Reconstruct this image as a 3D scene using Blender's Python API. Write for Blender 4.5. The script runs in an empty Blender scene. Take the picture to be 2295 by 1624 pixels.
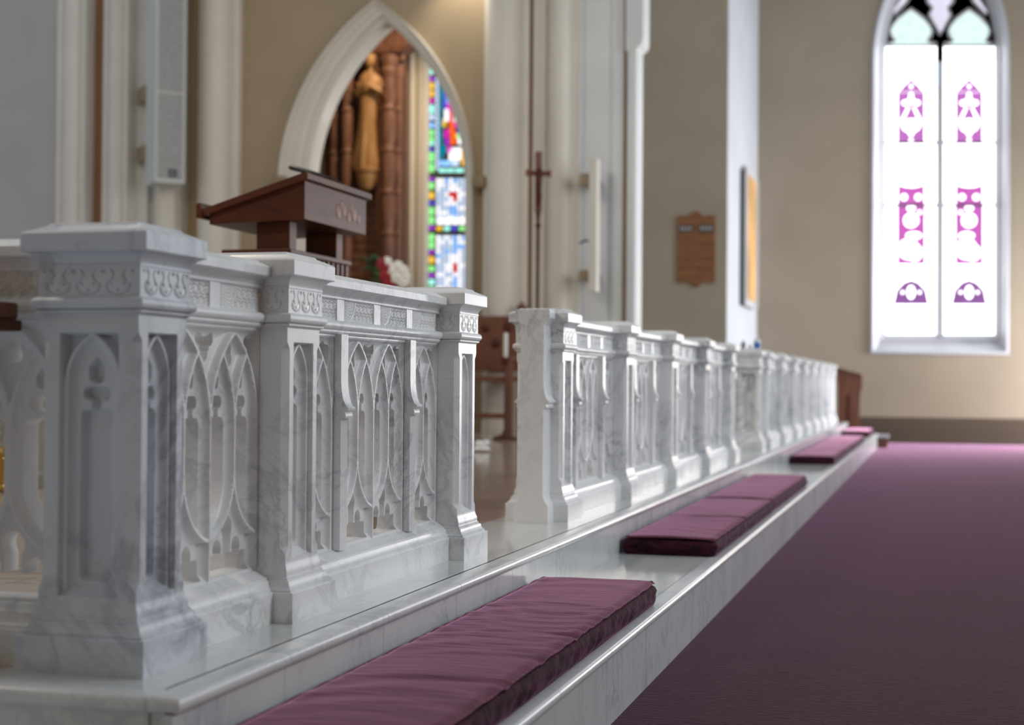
import bpy, bmesh, math, random
import numpy as np
from mathutils import Vector, Matrix
random.seed(7)
S = bpy.context.scene
COL = S.collection
R = math.radians
PI = math.pi

# ------------------------------------------------------------------ camera
FPX, CXP, CYP = 3446.0, 1147.5, 812.0          # focal length and image centre in pixels of the 2295 x 1624 frame
pitch, yaw, roll = .0126, .2701, .0077
CAM = Vector((1.400, -2.5415, 0.550))
cd = bpy.data.cameras.new('camera')
cam = bpy.data.objects.new('camera', cd)
COL.objects.link(cam)
cd.sensor_width = 36.0
cd.lens = FPX / 2295.0 * 36.0
cd.clip_start, cd.clip_end = 0.05, 200
cd.dof.use_dof = True
cd.dof.focus_distance = 4.3
cd.dof.aperture_fstop = 2.7
S.camera = cam
FW = Vector((-math.sin(yaw) * math.cos(pitch), math.cos(yaw) * math.cos(pitch), math.sin(pitch)))
RT = Vector((math.cos(yaw), math.sin(yaw), 0))
UP = RT.cross(FW)
RT, UP = RT * math.cos(roll) + UP * math.sin(roll), UP * math.cos(roll) - RT * math.sin(roll)
cam.matrix_world = Matrix(((RT.x, UP.x, -FW.x, CAM.x), (RT.y, UP.y, -FW.y, CAM.y), (RT.z, UP.z, -FW.z, CAM.z), (0, 0, 0, 1)))

def at(px, py, Y):
    """point on the vertical plane y = Y that the photograph shows at pixel (px, py)"""
    r = FW + RT * ((px - CXP) / FPX) - UP * ((py - CYP) / FPX)
    return CAM + r * ((Y - CAM.y) / r.y)

# ------------------------------------------------------------------ world, exposure
W = bpy.data.worlds.new('world')
S.world = W
W.use_nodes = True
bg = W.node_tree.nodes['Background']
bg.inputs[0].default_value = (0.74, 0.86, 1.0, 1)
bg.inputs[1].default_value = 0.46
S.view_settings.view_transform = 'Standard'
S.view_settings.look = 'None'
S.view_settings.gamma = 1.0
S.view_settings.use_curve_mapping = False
S.view_settings.exposure = 0.03
S.cycles.max_bounces, S.cycles.diffuse_bounces, S.cycles.glossy_bounces, S.cycles.transmission_bounces = 4, 3, 2, 2
S.cycles.caustics_reflective = S.cycles.caustics_refractive = False

# ------------------------------------------------------------------ materials
MAT = {}
def nodes_of(name):
    m = bpy.data.materials.new(name)
    m.use_nodes = True
    nt = m.node_tree
    MAT[name] = m
    return m, nt, nt.nodes['Principled BSDF']

def N(nt, t, **kw):
    n = nt.nodes.new(t)
    for k, v in kw.items():
        if k in n.inputs:
            n.inputs[k].default_value = v
        else:
            setattr(n, k, v)
    return n

def ramp(nt, fac, stops):
    r = nt.nodes.new('ShaderNodeValToRGB')
    e = r.color_ramp.elements
    e[0].position, e[0].color = stops[0][0], (*stops[0][1], 1)
    e[1].position, e[1].color = stops[-1][0], (*stops[-1][1], 1)
    for p, c in stops[1:-1]:
        x = e.new(p)
        x.color = (*c, 1)
    nt.links.new(fac, r.inputs[0])
    return r

def world_pos(nt, scale=(1, 1, 1), rot=(0, 0, 0)):
    g = nt.nodes.new('ShaderNodeNewGeometry')
    mp = nt.nodes.new('ShaderNodeMapping')
    mp.inputs['Scale'].default_value = scale
    mp.inputs['Rotation'].default_value = rot
    nt.links.new(g.outputs['Position'], mp.inputs['Vector'])
    return mp.outputs[0]

def mix(nt, fac, a, b, mode='MIX'):
    m = nt.nodes.new('ShaderNodeMix')
    m.data_type = 'RGBA'
    m.blend_type = mode
    for s, v in ((m.inputs[0], fac), (m.inputs[6], a), (m.inputs[7], b)):
        if isinstance(v, (int, float)):
            s.default_value = v
        elif isinstance(v, tuple):
            s.default_value = (*v, 1)
        else:
            nt.links.new(v, s)
    return m.outputs[2]

def marble(name, light, vein, scale, rot, rough, stretch=(1, 1, 1), amount=1.0, sss=0.0):
    m, nt, b = nodes_of(name)
    p = world_pos(nt, stretch, rot)
    big = N(nt, 'ShaderNodeTexNoise', Scale=scale * .55, Detail=1.5, Roughness=.55, Distortion=.6)
    n1 = N(nt, 'ShaderNodeTexNoise', Scale=scale, Detail=4.5, Roughness=.62, Distortion=1.6)
    n2 = N(nt, 'ShaderNodeTexNoise', Scale=scale * 3.1, Detail=3.0, Roughness=.65, Distortion=1.2)
    for n in (big, n1, n2):
        nt.links.new(p, n.inputs['Vector'])
    cl = ramp(nt, big.outputs[0], [(.38, (0, 0, 0)), (.66, (1, 1, 1))])
    v1 = ramp(nt, n1.outputs[0], [(.455, (0, 0, 0)), (.498, (1, 1, 1)), (.502, (1, 1, 1)), (.55, (0, 0, 0))])
    v2 = ramp(nt, n2.outputs[0], [(.478, (0, 0, 0)), (.5, (1, 1, 1)), (.522, (0, 0, 0))])
    mask = mix(nt, 1.0, v1.outputs[0], cl.outputs[0], 'MULTIPLY')
    mask2 = mix(nt, 1.0, v2.outputs[0], cl.outputs[0], 'MULTIPLY')
    base = mix(nt, cl.outputs[0], light, tuple(l * .86 + v * .14 for l, v in zip(light, vein)))
    s1 = mix(nt, mask, (0, 0, 0), (amount * .62,) * 3)
    s2 = mix(nt, mask2, (0, 0, 0), (amount * .34,) * 3)
    c1 = mix(nt, s1, base, vein)
    c2 = mix(nt, s2, c1, tuple(v * .8 for v in vein))
    nt.links.new(c2, b.inputs['Base Color'])
    b.inputs['Roughness'].default_value = rough
    b.inputs['Specular IOR Level'].default_value = .5 if not sss else .32
    if sss:
        b.inputs['Subsurface Weight'].default_value = sss
        b.inputs['Subsurface Radius'].default_value = (1.0, .85, .7)
        b.inputs['Subsurface Scale'].default_value = .012
    return m

marble('marble_rail', (.86, .86, .86), (.26, .29, .33), 3.6, (.5, .2, .6), .28, amount=.85, sss=.12)
marble('marble_corner', (.70, .73, .78), (.15, .17, .20), 1.9, (.9, .3, .2), .30, amount=1.6, sss=.2)
marble('marble_step', (.66, .67, .67), (.36, .39, .42), 4.5, (.2, .9, 0), .16, (1, .8, .45), 1.0)
marble('marble_tread', (.66, .66, .64), (.50, .50, .47), 3.5, (0, 0, .2), .10, (1.8, .35, 1), .9)
marble('marble_nosing', (.72, .72, .72), (.46, .48, .5), 4.0, (.3, 0, .2), .18, (1, 1, 1), .7)
marble('marble_floor', (.46, .38, .31), (.24, .17, .12), 2.0, (0, 0, .3), .10, (.5, 2.4, 1), 1.1)  # brown streaks: stone banding plus wood reflections put into the colour
marble('marble_grey', (.42, .41, .38), (.16, .16, .15), 3.0, (.4, .2, 0), .3, (1, 1, 1), 1.2)

def paint(name, col, rough=.6, bump=.02, var=.05):
    m, nt, b = nodes_of(name)
    p = world_pos(nt)
    n = N(nt, 'ShaderNodeTexNoise', Scale=1.3, Detail=2.0)
    nt.links.new(p, n.inputs['Vector'])
    r = ramp(nt, n.outputs[0], [(.3, tuple(c * (1 - var) for c in col)), (.7, tuple(min(1, c * (1 + var)) for c in col))])
    nt.links.new(r.outputs[0], b.inputs['Base Color'])
    b.inputs['Roughness'].default_value = rough
    return m

paint('tan_paint', (.42, .315, .195))
paint('tan_far', (.335, .275, .20))
paint('taupe_paint', (.50, .435, .33))
paint('cream_paint', (.76, .70, .60), .45)
paint('trim_warm', (.74, .69, .63), .45)
paint('white_paint', (.76, .765, .75), .4)
paint('side_paint', (.50, .52, .55), .5)
paint('grey_paint', (.45, .43, .395), .32)
paint('stone_white', (.46, .46, .49), .5)
paint('stone_grey', (.42, .40, .40), .6)
paint('baseboard_brown', (.085, .062, .042), .45)
paint('brown_strip', (.30, .15, .065), .5)
paint('speaker_cream', (.62, .63, .60), .4)
paint('black_plastic', (.012, .013, .014), .4)
paint('brass_dull', (.30, .22, .12), .4)
paint('white_cloth', (.85, .85, .85), .8)
paint('white_wax', (.80, .77, .70), .4)
paint('blue_plastic', (.05, .16, .45), .35)
paint('clear_plastic', (.62, .70, .80), .2)
paint('grey_plastic', (.25, .27, .28), .4)
paint('pink_label', (.80, .50, .52), .5)
paint('leaf_green', (.045, .10, .025), .5, .02, .4)
paint('petal_red', (.28, .012, .018), .6, .02, .3)
paint('petal_white', (.82, .80, .74), .6)
paint('silver_frame', (.55, .56, .58), .3)
paint('frame_dark', (.10, .10, .085), .5)
paint('picture_amber', (.62, .36, .13), .4, .02, .3)
paint('slot_dark', (.07, .07, .07), .5)
paint('digit_white', (.75, .75, .74), .5)

m, nt, b = nodes_of('gold')
b.inputs['Base Color'].default_value = (.55, .33, .08, 1)
b.inputs['Metallic'].default_value = 1
b.inputs['Roughness'].default_value = .3

def wood(name, c1, c2, rough=.35, scale=6.0, stretch=(1, 1, .12), coat=0.0):
    m, nt, b = nodes_of(name)
    p = world_pos(nt, stretch)
    n = N(nt, 'ShaderNodeTexNoise', Scale=scale * 3, Detail=6.0, Roughness=.6, Distortion=.8)
    nt.links.new(p, n.inputs['Vector'])
    r = ramp(nt, n.outputs[0], [(.32, c1), (.68, c2)])
    nt.links.new(r.outputs[0], b.inputs['Base Color'])
    b.inputs['Roughness'].default_value = rough
    b.inputs['Coat Weight'].default_value = coat
    b.inputs['Coat Roughness'].default_value = .18
    return m

wood('wood_mahogany', (.050, .012, .006), (.135, .038, .016), .4, 3.0, (.15, .15, 1.0), .0)
MAT['wood_mahogany'].node_tree.nodes['Principled BSDF'].inputs['Specular IOR Level'].default_value = .22
wood('wood_brown', (.085, .030, .014), (.17, .065, .030), .45)
wood('wood_orange', (.28, .115, .045), (.40, .18, .075), .5, 4.0, (.3, .3, 1))
wood('wood_red', (.14, .042, .020), (.22, .075, .035), .45)
wood('wood_carved', (.11, .045, .026), (.30, .14, .085), .5)
wood('wood_statue', (.36, .18, .06), (.60, .34, .14), .5)

# carpet: ribbed loop pile
m, nt, b = nodes_of('carpet')
p = world_pos(nt, (.28, 1, 1))
n = N(nt, 'ShaderNodeTexNoise', Scale=85.0, Detail=3.0, Roughness=.6)
nt.links.new(p, n.inputs['Vector'])
n2 = N(nt, 'ShaderNodeTexNoise', Scale=2.0, Detail=3.0)
nt.links.new(world_pos(nt), n2.inputs['Vector'])
r = ramp(nt, n.outputs[0], [(.3, (.017, .010, .010)), (.7, (.050, .028, .029))])
c = mix(nt, n2.outputs[0], r.outputs[0], (.05, .022, .030))
nt.links.new(mix(nt, .35, r.outputs[0], c), b.inputs['Base Color'])
b.inputs['Roughness'].default_value = .95
b.inputs['Specular IOR Level'].default_value = .1
b.inputs['Sheen Weight'].default_value = .55
b.inputs['Sheen Roughness'].default_value = .25
b.inputs['Sheen Tint'].default_value = (.85, .45, .72, 1)
bp = N(nt, 'ShaderNodeBump', Strength=.9, Distance=.006)
nt.links.new(n.outputs[0], bp.inputs['Height'])
nt.links.new(bp.outputs[0], b.inputs['Normal'])

def velvet(name, c1, c2, sheen, tint):
    m, nt, b = nodes_of(name)
    p = world_pos(nt, (1, 1, 2.2))
    n = N(nt, 'ShaderNodeTexNoise', Scale=14.0, Detail=5.0, Roughness=.6, Distortion=1.0)
    nt.links.new(p, n.inputs['Vector'])
    r = ramp(nt, n.outputs[0], [(.35, c1), (.65, c2)])
    nt.links.new(r.outputs[0], b.inputs['Base Color'])
    b.inputs['Roughness'].default_value = .8
    b.inputs['Specular IOR Level'].default_value = .15
    b.inputs['Sheen Weight'].default_value = sheen
    b.inputs['Sheen Roughness'].default_value = .28
    b.inputs['Sheen Tint'].default_value = (*tint, 1)
    q = world_pos(nt, (1.2, 9, 1))
    w = N(nt, 'ShaderNodeTexNoise', Scale=5.0, Detail=4.0)
    nt.links.new(q, w.inputs['Vector'])
    bp = N(nt, 'ShaderNodeBump', Strength=.35, Distance=.012)
    nt.links.new(w.outputs[0], bp.inputs['Height'])
    nt.links.new(bp.outputs[0], b.inputs['Normal'])
    return m
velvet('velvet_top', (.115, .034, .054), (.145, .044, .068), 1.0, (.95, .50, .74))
velvet('velvet_shaded', (.010, .002, .005), (.060, .010, .026), .35, (.8, .35, .58))  # same velvet, darkened to put shade into the cushion sides and ends

def glow(name, col, strength):
    m = bpy.data.materials.new(name)
    m.use_nodes = True
    nt = m.node_tree
    nt.nodes.clear()
    e = nt.nodes.new('ShaderNodeEmission')
    o = nt.nodes.new('ShaderNodeOutputMaterial')
    n = N(nt, 'ShaderNodeTexNoise', Scale=9.0, Detail=2.0)
    nt.links.new(world_pos(nt), n.inputs['Vector'])
    r = ramp(nt, n.outputs[0], [(.3, tuple(c * .85 for c in col)), (.7, col)])
    nt.links.new(r.outputs[0], e.inputs[0])
    e.inputs[1].default_value = strength
    nt.links.new(e.outputs[0], o.inputs[0])
    if strength < 3:
        m.cycles.emission_sampling = 'NONE'      # small coloured panes: seen, but too weak to be worth sampling as lamps
    MAT[name] = m
glow('glass_white', (.95, .97, 1.0), 4.0)
glow('glass_magenta', (.72, .16, .62), 1.0)
glow('glass_violet', (.34, .14, .42), 1.0)
glow('glass_mauve', (.62, .20, .64), 1.0)
glow('glass_teal', (.70, .88, .85), 1.25)
glow('glass_lilac', (.78, .76, .92), 1.1)
glow('daylight_pane', (.86, .93, 1.0), 8.0)
glow('added_fill_glow', (.97, .96, 1.0), 85.0)  # glow of the added panel that lights the far carpet
for nm, c, st in [('g_green', (.25, .75, .22), 1.5), ('g_aqua', (.35, .85, .75), 1.5), ('g_amber', (.95, .55, .05), 1.2),
                  ('g_blue', (.09, .08, .62), 1.2), ('g_purple', (.36, .04, .62), 1.2), ('g_magenta', (.75, .02, .5), 1.2),
                  ('g_teal', (.0, .25, .34), 1.1), ('g_red', (.62, .03, .02), 1.2), ('g_orange', (.95, .12, .02), 1.3),
                  ('g_pale', (.62, .76, 1.0), 1.25), ('g_white', (.95, .95, 1.0), 1.6), ('g_coral', (1.0, .18, .2), 1.2),
                  ('g_sky', (.25, .5, .95), 1.6)]:
    glow(nm, c, st)

# ------------------------------------------------------------------ mesh helpers
class MB:
    def __init__(s):
        s.V, s.F = [], []
    def add(s, vs, fs):
        o = len(s.V)
        s.V.extend([tuple(v) for v in vs])
        s.F.extend([tuple(i + o for i in f) for f in fs])
        return s
    def box(s, x0, x1, y0, y1, z0, z1, bev=0.0):
        if bev > 0:
            bm = bmesh.new()
            bmesh.ops.create_cube(bm, size=1.0)
            for v in bm.verts:
                v.co = Vector(((x0 + x1) / 2 + v.co.x * (x1 - x0), (y0 + y1) / 2 + v.co.y * (y1 - y0), (z0 + z1) / 2 + v.co.z * (z1 - z0)))
            bmesh.ops.bevel(bm, geom=bm.edges[:], offset=bev, segments=2, affect='EDGES', profile=.6)
            bm.verts.index_update()
            s.add([v.co[:] for v in bm.verts], [[v.index for v in f.verts] for f in bm.faces])
            bm.free()
            return s
        vs = [(x, y, z) for z in (z0, z1) for x, y in ((x0, y0), (x1, y0), (x1, y1), (x0, y1))]
        return s.add(vs, [(3, 2, 1, 0), (4, 5, 6, 7), (0, 1, 5, 4), (1, 2, 6, 5), (2, 3, 7, 6), (3, 0, 4, 7)])
    def rings(s, rs, cap=True, closed=True):
        n = len(rs[0])
        vs = [p for r in rs for p in r]
        fs = []
        for j in range(len(rs) - 1):
            for i in range(n if closed else n - 1):
                k = (i + 1) % n
                fs.append((j * n + i, j * n + k, (j + 1) * n + k, (j + 1) * n + i))
        if cap:
            fs.append(tuple(range(n - 1, -1, -1)))
            fs.append(tuple((len(rs) - 1) * n + i for i in range(n)))
        return s.add(vs, fs)
    def loft(s, prof, cx=0, cy=0):
        """square rings (half width x, half width y, z)"""
        return s.rings([[(cx - a, cy - b, z), (cx + a, cy - b, z), (cx + a, cy + b, z), (cx - a, cy + b, z)] for a, b, z in prof])
    def lathe(s, prof, cx=0, cy=0, n=24, cz=0):
        return s.rings([[(cx + r * math.cos(2 * PI * i / n), cy + r * math.sin(2 * PI * i / n), cz + z) for i in range(n)] for r, z in prof])
    def tube(s, path, rad, n=10):
        rs = []
        path = [Vector(p) for p in path]
        for k, p in enumerate(path):
            t = (path[min(k + 1, len(path) - 1)] - path[max(k - 1, 0)]).normalized()
            a = Vector((0, 0, 1)) if abs(t.z) < .9 else Vector((0, 1, 0))
            u = t.cross(a).normalized()
            w = u.cross(t)
            r = rad[k] if isinstance(rad, (list, tuple)) else rad
            rs.append([tuple(p + (u * math.cos(2 * PI * i / n) - w * math.sin(2 * PI * i / n)) * -r) for i in range(n)])
        return s.rings(rs)
    def prism(s, poly, axis, a, b):
        """convex or concave outline; axis 'y': poly is (x,z) -> extruded a..b along y; 'x': (y,z); 'z': (x,y)"""
        def P(p, t):
            return {'y': (p[0], t, p[1]), 'x': (t, p[0], p[1]), 'z': (p[0], p[1], t)}[axis]
        n = len(poly)
        vs = [P(p, a) for p in poly] + [P(p, b) for p in poly]
        fs = [tuple(range(n)), tuple(range(2 * n - 1, n - 1, -1))] + [(i, i + n, (i + 1) % n + n, (i + 1) % n) for i in range(n)]
        return s.add(vs, fs)
    def ball(s, c, r, n=12, m=8, sc=(1, 1, 1)):
        pr = [(max(1e-4, math.sin(PI * k / m)) * r, -math.cos(PI * k / m) * r) for k in range(m + 1)]
        return s.rings([[(c[0] + q * math.cos(2 * PI * i / n) * sc[0], c[1] + q * math.sin(2 * PI * i / n) * sc[1], c[2] + z * sc[2]) for i in range(n)] for q, z in pr])
    def mesh(s, name, mat, smooth=True, ang=32, fix=True):
        me = bpy.data.meshes.new(name)
        me.from_pydata(s.V, [], s.F)
        if fix:
            bm = bmesh.new()
            bm.from_mesh(me)
            bmesh.ops.recalc_face_normals(bm, faces=bm.faces[:])
            bm.to_mesh(me)
            bm.free()
        me.materials.append(MAT[mat])
        if smooth:
            me.polygons.foreach_set('use_smooth', [True] * len(me.polygons))
            me.set_sharp_from_angle(angle=R(ang))
        me.update()
        return me
    def build(s, name, mat, parent=None, **kw):
        return put(name, s.mesh(name, mat, **kw), parent)

def put(name, me, parent=None, loc=(0, 0, 0), rz=0, sc=None):
    o = bpy.data.objects.new(name, me)
    COL.objects.link(o)
    o.location = loc
    o.rotation_euler = (0, 0, rz)
    if sc:
        o.scale = sc
    if parent:
        o.parent = parent
    return o

def tag(o, label, cat, group=None):
    o['label'], o['category'] = label, cat
    if group:
        o['group'] = group
    return o

def thing(name, label, cat, loc=(0, 0, 0), rz=0, group=None, sc=None):
    return tag(put(name, None, None, loc, rz, sc), label, cat, group)

def struct(o):
    o['kind'] = 'structure'
    return o

def copy_tree(o, parent=None):
    c = o.copy()
    COL.objects.link(c)
    c.parent = parent
    for ch in o.children:
        copy_tree(ch, c)
    return c

def pointed(x0, x1, zs, rad, n=14):
    """pointed arch from (x0,zs) over the apex to (x1,zs)"""
    h = (x1 - x0) / 2
    ap = math.acos((rad - h) / rad)
    L = [(x0 + rad - rad * math.cos(ap * k / n), zs + rad * math.sin(ap * k / n)) for k in range(n + 1)]
    Rr = [(x0 + x1 - x, z) for x, z in reversed(L[:-1])]
    return L + Rr

def plate(mb, outer, holes, y0, y1):
    """flat plate in an x-z plane with holes, y0 (front) .. y1 (back)"""
    bm = bmesh.new()
    loops = []
    for lp in [outer] + holes:
        vs = [bm.verts.new((x, 0, z)) for x, z in lp]
        loops.append(vs)
        for i in range(len(vs)):
            bm.edges.new((vs[i], vs[(i + 1) % len(vs)]))
    bmesh.ops.triangle_fill(bm, use_beauty=True, use_dissolve=False, edges=bm.edges[:])
    bm.verts.index_update()
    co = [(v.co.x, v.co.z) for v in bm.verts]
    tris = [[v.index for v in f.verts] for f in bm.faces]
    o = len(co)
    fs = [tuple(t) for t in tris] + [tuple(i + o for i in reversed(t)) for t in tris]
    for vs in loops:
        for i in range(len(vs)):
            a, c = vs[i].index, vs[(i + 1) % len(vs)].index
            fs.append((a, c, c + o, a + o))
    bm.free()
    mb.add([(x, y0, z) for x, z in co] + [(x, y1, z) for x, z in co], fs)
    return mb

# ------------------------------------------------------------------ the setting
ZL, ZC = -.158, -.372         # kneeling step, carpet (the sanctuary platform is z = 0)
YB, YH, YC, YG = 22.7, 19.0, 14.0, 17.6
XS = -1.447

struct(MB().box(.2, 5.6, -7.2, 22.9, ZC - .1, ZC).build('floor', 'carpet'))

# far wall with its lancet window
wx0, wx1, wz0, wzs, wR = .372, 2.462, 1.045, 5.75, 2.8
outer_arch = pointed(wx0, wx1, wzs, wR)
hole = [(wx0, wz0)] + outer_arch + [(wx1, wz0)]
hole = [hole[0]] + hole[1:]
struct(plate(MB(), [(XS - .3, ZC - .1), (5.7, ZC - .1), (5.7, 9.5), (XS - .3, 9.5)], [hole], YB, YB + .5).build('wall_back', 'tan_far', smooth=False))
# side wall strip and the wall of the hymn board
struct(MB().box(XS - .3, XS, YH + .0, YB + .4, ZC - .1, 9.5).build('wall_side', 'side_paint', smooth=False))
struct(MB().box(-4.6, XS - .002, YH - .02, YH + .3, -.02, 9.5).build('wall_transept', 'taupe_paint', smooth=False))
bb = MB().prism([(0, ZC), (-.09, ZC), (-.09, -.10), (-.075, -.085), (-.075, -.02), (-.05, .0), (-.05, .02), (-.03, .035), (0, .035)], 'x', XS, 5.5)
bb.V = [(x, YB + y, z) for x, y, z in bb.V]
struct(bb.build('baseboard_back', 'baseboard_brown'))
# nave side of the room
wr = struct(MB().box(5.5, 5.9, -7.2, 23.1, ZC - .1, 9.5).build('wall_right', 'tan_paint', smooth=False))
struct(MB().box(-12.5, 5.9, -7.6, -7.2, ZC - .1, 9.5).build('wall_front', 'tan_paint', smooth=False))
for k, (yy, z0) in enumerate([(2.6, 1.2), (8.6, 1.2), (14.6, 1.2), (19.4, 1.2)]):
    w = struct(put('window_%d' % (k + 3), None, None, (5.5, yy, 0)))
    pts = [(-.85, z0), *pointed(-.85, .85, 4.6, 2.4, 8), (.85, z0)]
    q = plate(MB(), [(-1.0, z0 - .15), *pointed(-1.0, 1.0, 4.6, 2.55, 8), (1.0, z0 - .15)], [pts], -.06, -.001)
    q.V = [(y, x, z) for x, y, z in q.V]
    q.build('window_frame', 'stone_white', w, smooth=False)
    q = MB().add([(-.012, x, z) for x, z in pts], [tuple(range(len(pts)))])
    q.build('pane', 'daylight_pane', w, smooth=False, fix=False)
    q = MB().box(-.05, -.02, -.04, .04, z0, 6.0)
    q.build('mullion', 'stone_white', w, smooth=False)

# added glowing panel, out of view and framed like a door; brightens the far carpet
dr = struct(put('added_fill_panel', None, None, (5.5, 21.9, ZC)))
MB().add([(-.012, -.6, 0), (-.012, -.6, 2.2), (-.012, .6, 2.2), (-.012, .6, 0)], [(0, 1, 2, 3)]).build('glow_panel', 'added_fill_glow', dr, smooth=False, fix=False)
q = MB().box(-.06, -.001, -.72, -.6, 0, 2.32).box(-.06, -.001, .6, .72, 0, 2.32).box(-.06, -.001, -.6, .6, 2.2, 2.32)
q.build('panel_frame', 'wood_brown', dr, smooth=False)

# the lancet window of the far wall
win = struct(put('window_1', None, None, ((wx0 + wx1) / 2, YB, 0)))
wc = (wx0 + wx1) / 2
rs = []
for d, y, dz in [(-.012, -.025, .01), (0, -.03, .0), (.03, -.03, -.03), (.045, .0, -.05), (.05, .05, -.06), (.10, .14, -.12), (.105, .20, -.16), (.12, .215, -.18), (.145, .22, -.2), (.165, .26, -.25), (.19, .30, -.29), (.19, .40, -.29)]:
    zb = wz0 - dz
    rs.append([(x - wc, y, z) for x, z in [(wx0 + d, zb)] + pointed(wx0 + d, wx1 - d, wzs, wR - d) + [(wx1 - d, zb)]])
MB().rings(rs, cap=False).build('window_frame', 'stone_white', win)
gx0, gx1, gz0, YW = wx0 + .19, wx1 - .19, wz0 + .29, .30
MB().box(-.045, .045, YW - .05, YW + .06, gz0, 5.35, .015).build('mullion', 'stone_white', win)
def wp(px, py):
    v = at(px, py, YB + YW)
    return (v.x - wc, v.z)
def win_piece(name, poly, mat, d=0.0, th=.012, parent=win):
    return MB().prism(poly, 'y', YW - d, YW - d + th).build(name, mat, parent, smooth=False)
def circ(c, r, n=16, sx=1, sy=1):
    return [(c[0] + r * sx * math.cos(2 * PI * k / n), c[1] + r * sy * math.sin(2 * PI * k / n)) for k in range(n)]
GL = .0064
# tracery head of grey stone
head_o = [(wp(1983, 104)[0], wp(0, 104)[1])] + [(x - wc, z) for x, z in pointed(gx0, gx1, wzs, wR - .19)] + [(wp(2234, 104)[0], wp(0, 104)[1])]
holes = []
head_panes = []
for cx in (2042, 2172):
    h = [wp(cx + dx, dy) for dx, dy in [(-54, 103), (-56, 98), (-45, 95), (-36, 92), (-44, 82), (-48, 70), (-42, 56), (-28, 40), (-12, 28), (0, 20), (12, 28), (28, 40), (42, 56), (48, 70), (44, 82), (36, 92), (45, 95), (56, 98), (54, 103)]]
    holes.append(h)
    head_panes.append(('glass_teal', h))
kite = [wp(*q) for q in [(2107, 78), (2082, 34), (2090, 18), (2078, 4), (2080, -30), (2107, -60), (2134, -30), (2137, 4), (2124, 18), (2132, 34)]]
holes.append(kite)
head_panes.append(('glass_lilac', kite))
for s in (-1, 1):
    sl = [wp(2107 + s * dx, dy) for dx, dy in [(102, 34), (108, 26), (92, 2), (78, -25), (60, -40), (62, -20), (74, 4)]]
    holes.append(sl)
    head_panes.append(('glass_lilac', sl))
MB().prism(head_o, 'y', YW + .012, YW + .05).build('tracery_back', 'stone_grey', win, smooth=False)
for mt, h in head_panes:
    win_piece('head_pane', h, mt, 0)
    MB().tube([(x, YW - .01, z) for x, z in h + [h[0], h[1]]], .022, 8).build('tracery_bar', 'stone_grey', win)
for cx in (2042, 2172):
    a, bq = cx - 57, cx + 57
    for y0, y1 in ((104, 318), (322, 458), (462, 750)):
        win_piece('pane', [wp(a, y1), wp(bq, y1), wp(bq, y0), wp(a, y0)], 'glass_white', 0)
    for y0 in (320, 460):
        win_piece('lead_bar', [wp(a, y0 + 3), wp(bq, y0 + 3), wp(bq, y0 - 3), wp(a, y0 - 3)], 'frame_dark', .03)
    up = [wp(cx + dx, dy) for dx, dy in [(-30, 318), (30, 318), (30, 208), (16, 192), (0, 181), (-16, 192), (-30, 208)]]
    win_piece('coloured_pane', [wp(cx + dx, dy) for dx, dy in [(-30, 318), (30, 318), (30, 207), (-30, 207)]], 'glass_mauve', .012)
    win_piece('coloured_pane', [wp(cx + dx, dy) for dx, dy in [(-29, 206), (29, 206), (16, 192), (0, 176), (-16, 192)]], 'glass_mauve', .012)
    win_piece('coloured_pane', [wp(cx + dx, dy) for dx, dy in [(-30, 457), (30, 457), (30, 414), (12, 419), (0, 420), (-12, 419), (-30, 414)]], 'glass_magenta', .012)
    win_piece('coloured_pane', [wp(cx + dx, dy) for dx, dy in [(-31, 592), (31, 592), (31, 462), (-31, 462)]], 'glass_magenta', .012)
    win_piece('coloured_pane', [wp(cx + dx, dy) for dx, dy in [(-40, 682), (40, 682), (33, 650), (17, 633), (0, 627), (-17, 633), (-33, 650)]], 'glass_violet', .012)
    fl = 1 if cx < 2100 else -1
    for dx, dy, rr, sx, sy in [(0, 194, 7, 1, 1), (0, 214, 9, .8, 1.2), (-13, 231, 11, 1, .8), (13, 231, 11, 1, .8), (0, 226, 12, 1, 1), (0, 282, 22, 1.2, .9),
                               (0, 296, 14, .6, 1), (0, 315, 8, 1, 1), (-16, 442, 11, 1, 1), (16, 442, 11, 1, 1), (0, 466, 13, 1, .9), (0, 494, 21, 1, 1),
                               (19 * fl, 476, 8, 1, 1), (6 * fl, 528, 16, 1.5, .7), (-6, 558, 27, 1.05, 1.1), (8, 566, 22, 1, 1.1),
                               (0, 655, 13, .95, 1.7), (-19, 655, 7, 1, 1), (19, 655, 7, 1, 1)]:
        win_piece('glass_motif', circ(wp(cx + dx, dy), (rr - 3.2) * GL, 14, sx, sy), 'glass_white', .024)
    for s in (-1, 1):
        win_piece('glass_motif', [wp(cx + s * dx, dy) for dx, dy in [(3, 238), (8, 241), (23, 269), (23, 280), (18, 281), (16, 269)]], 'glass_white', .024)

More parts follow.
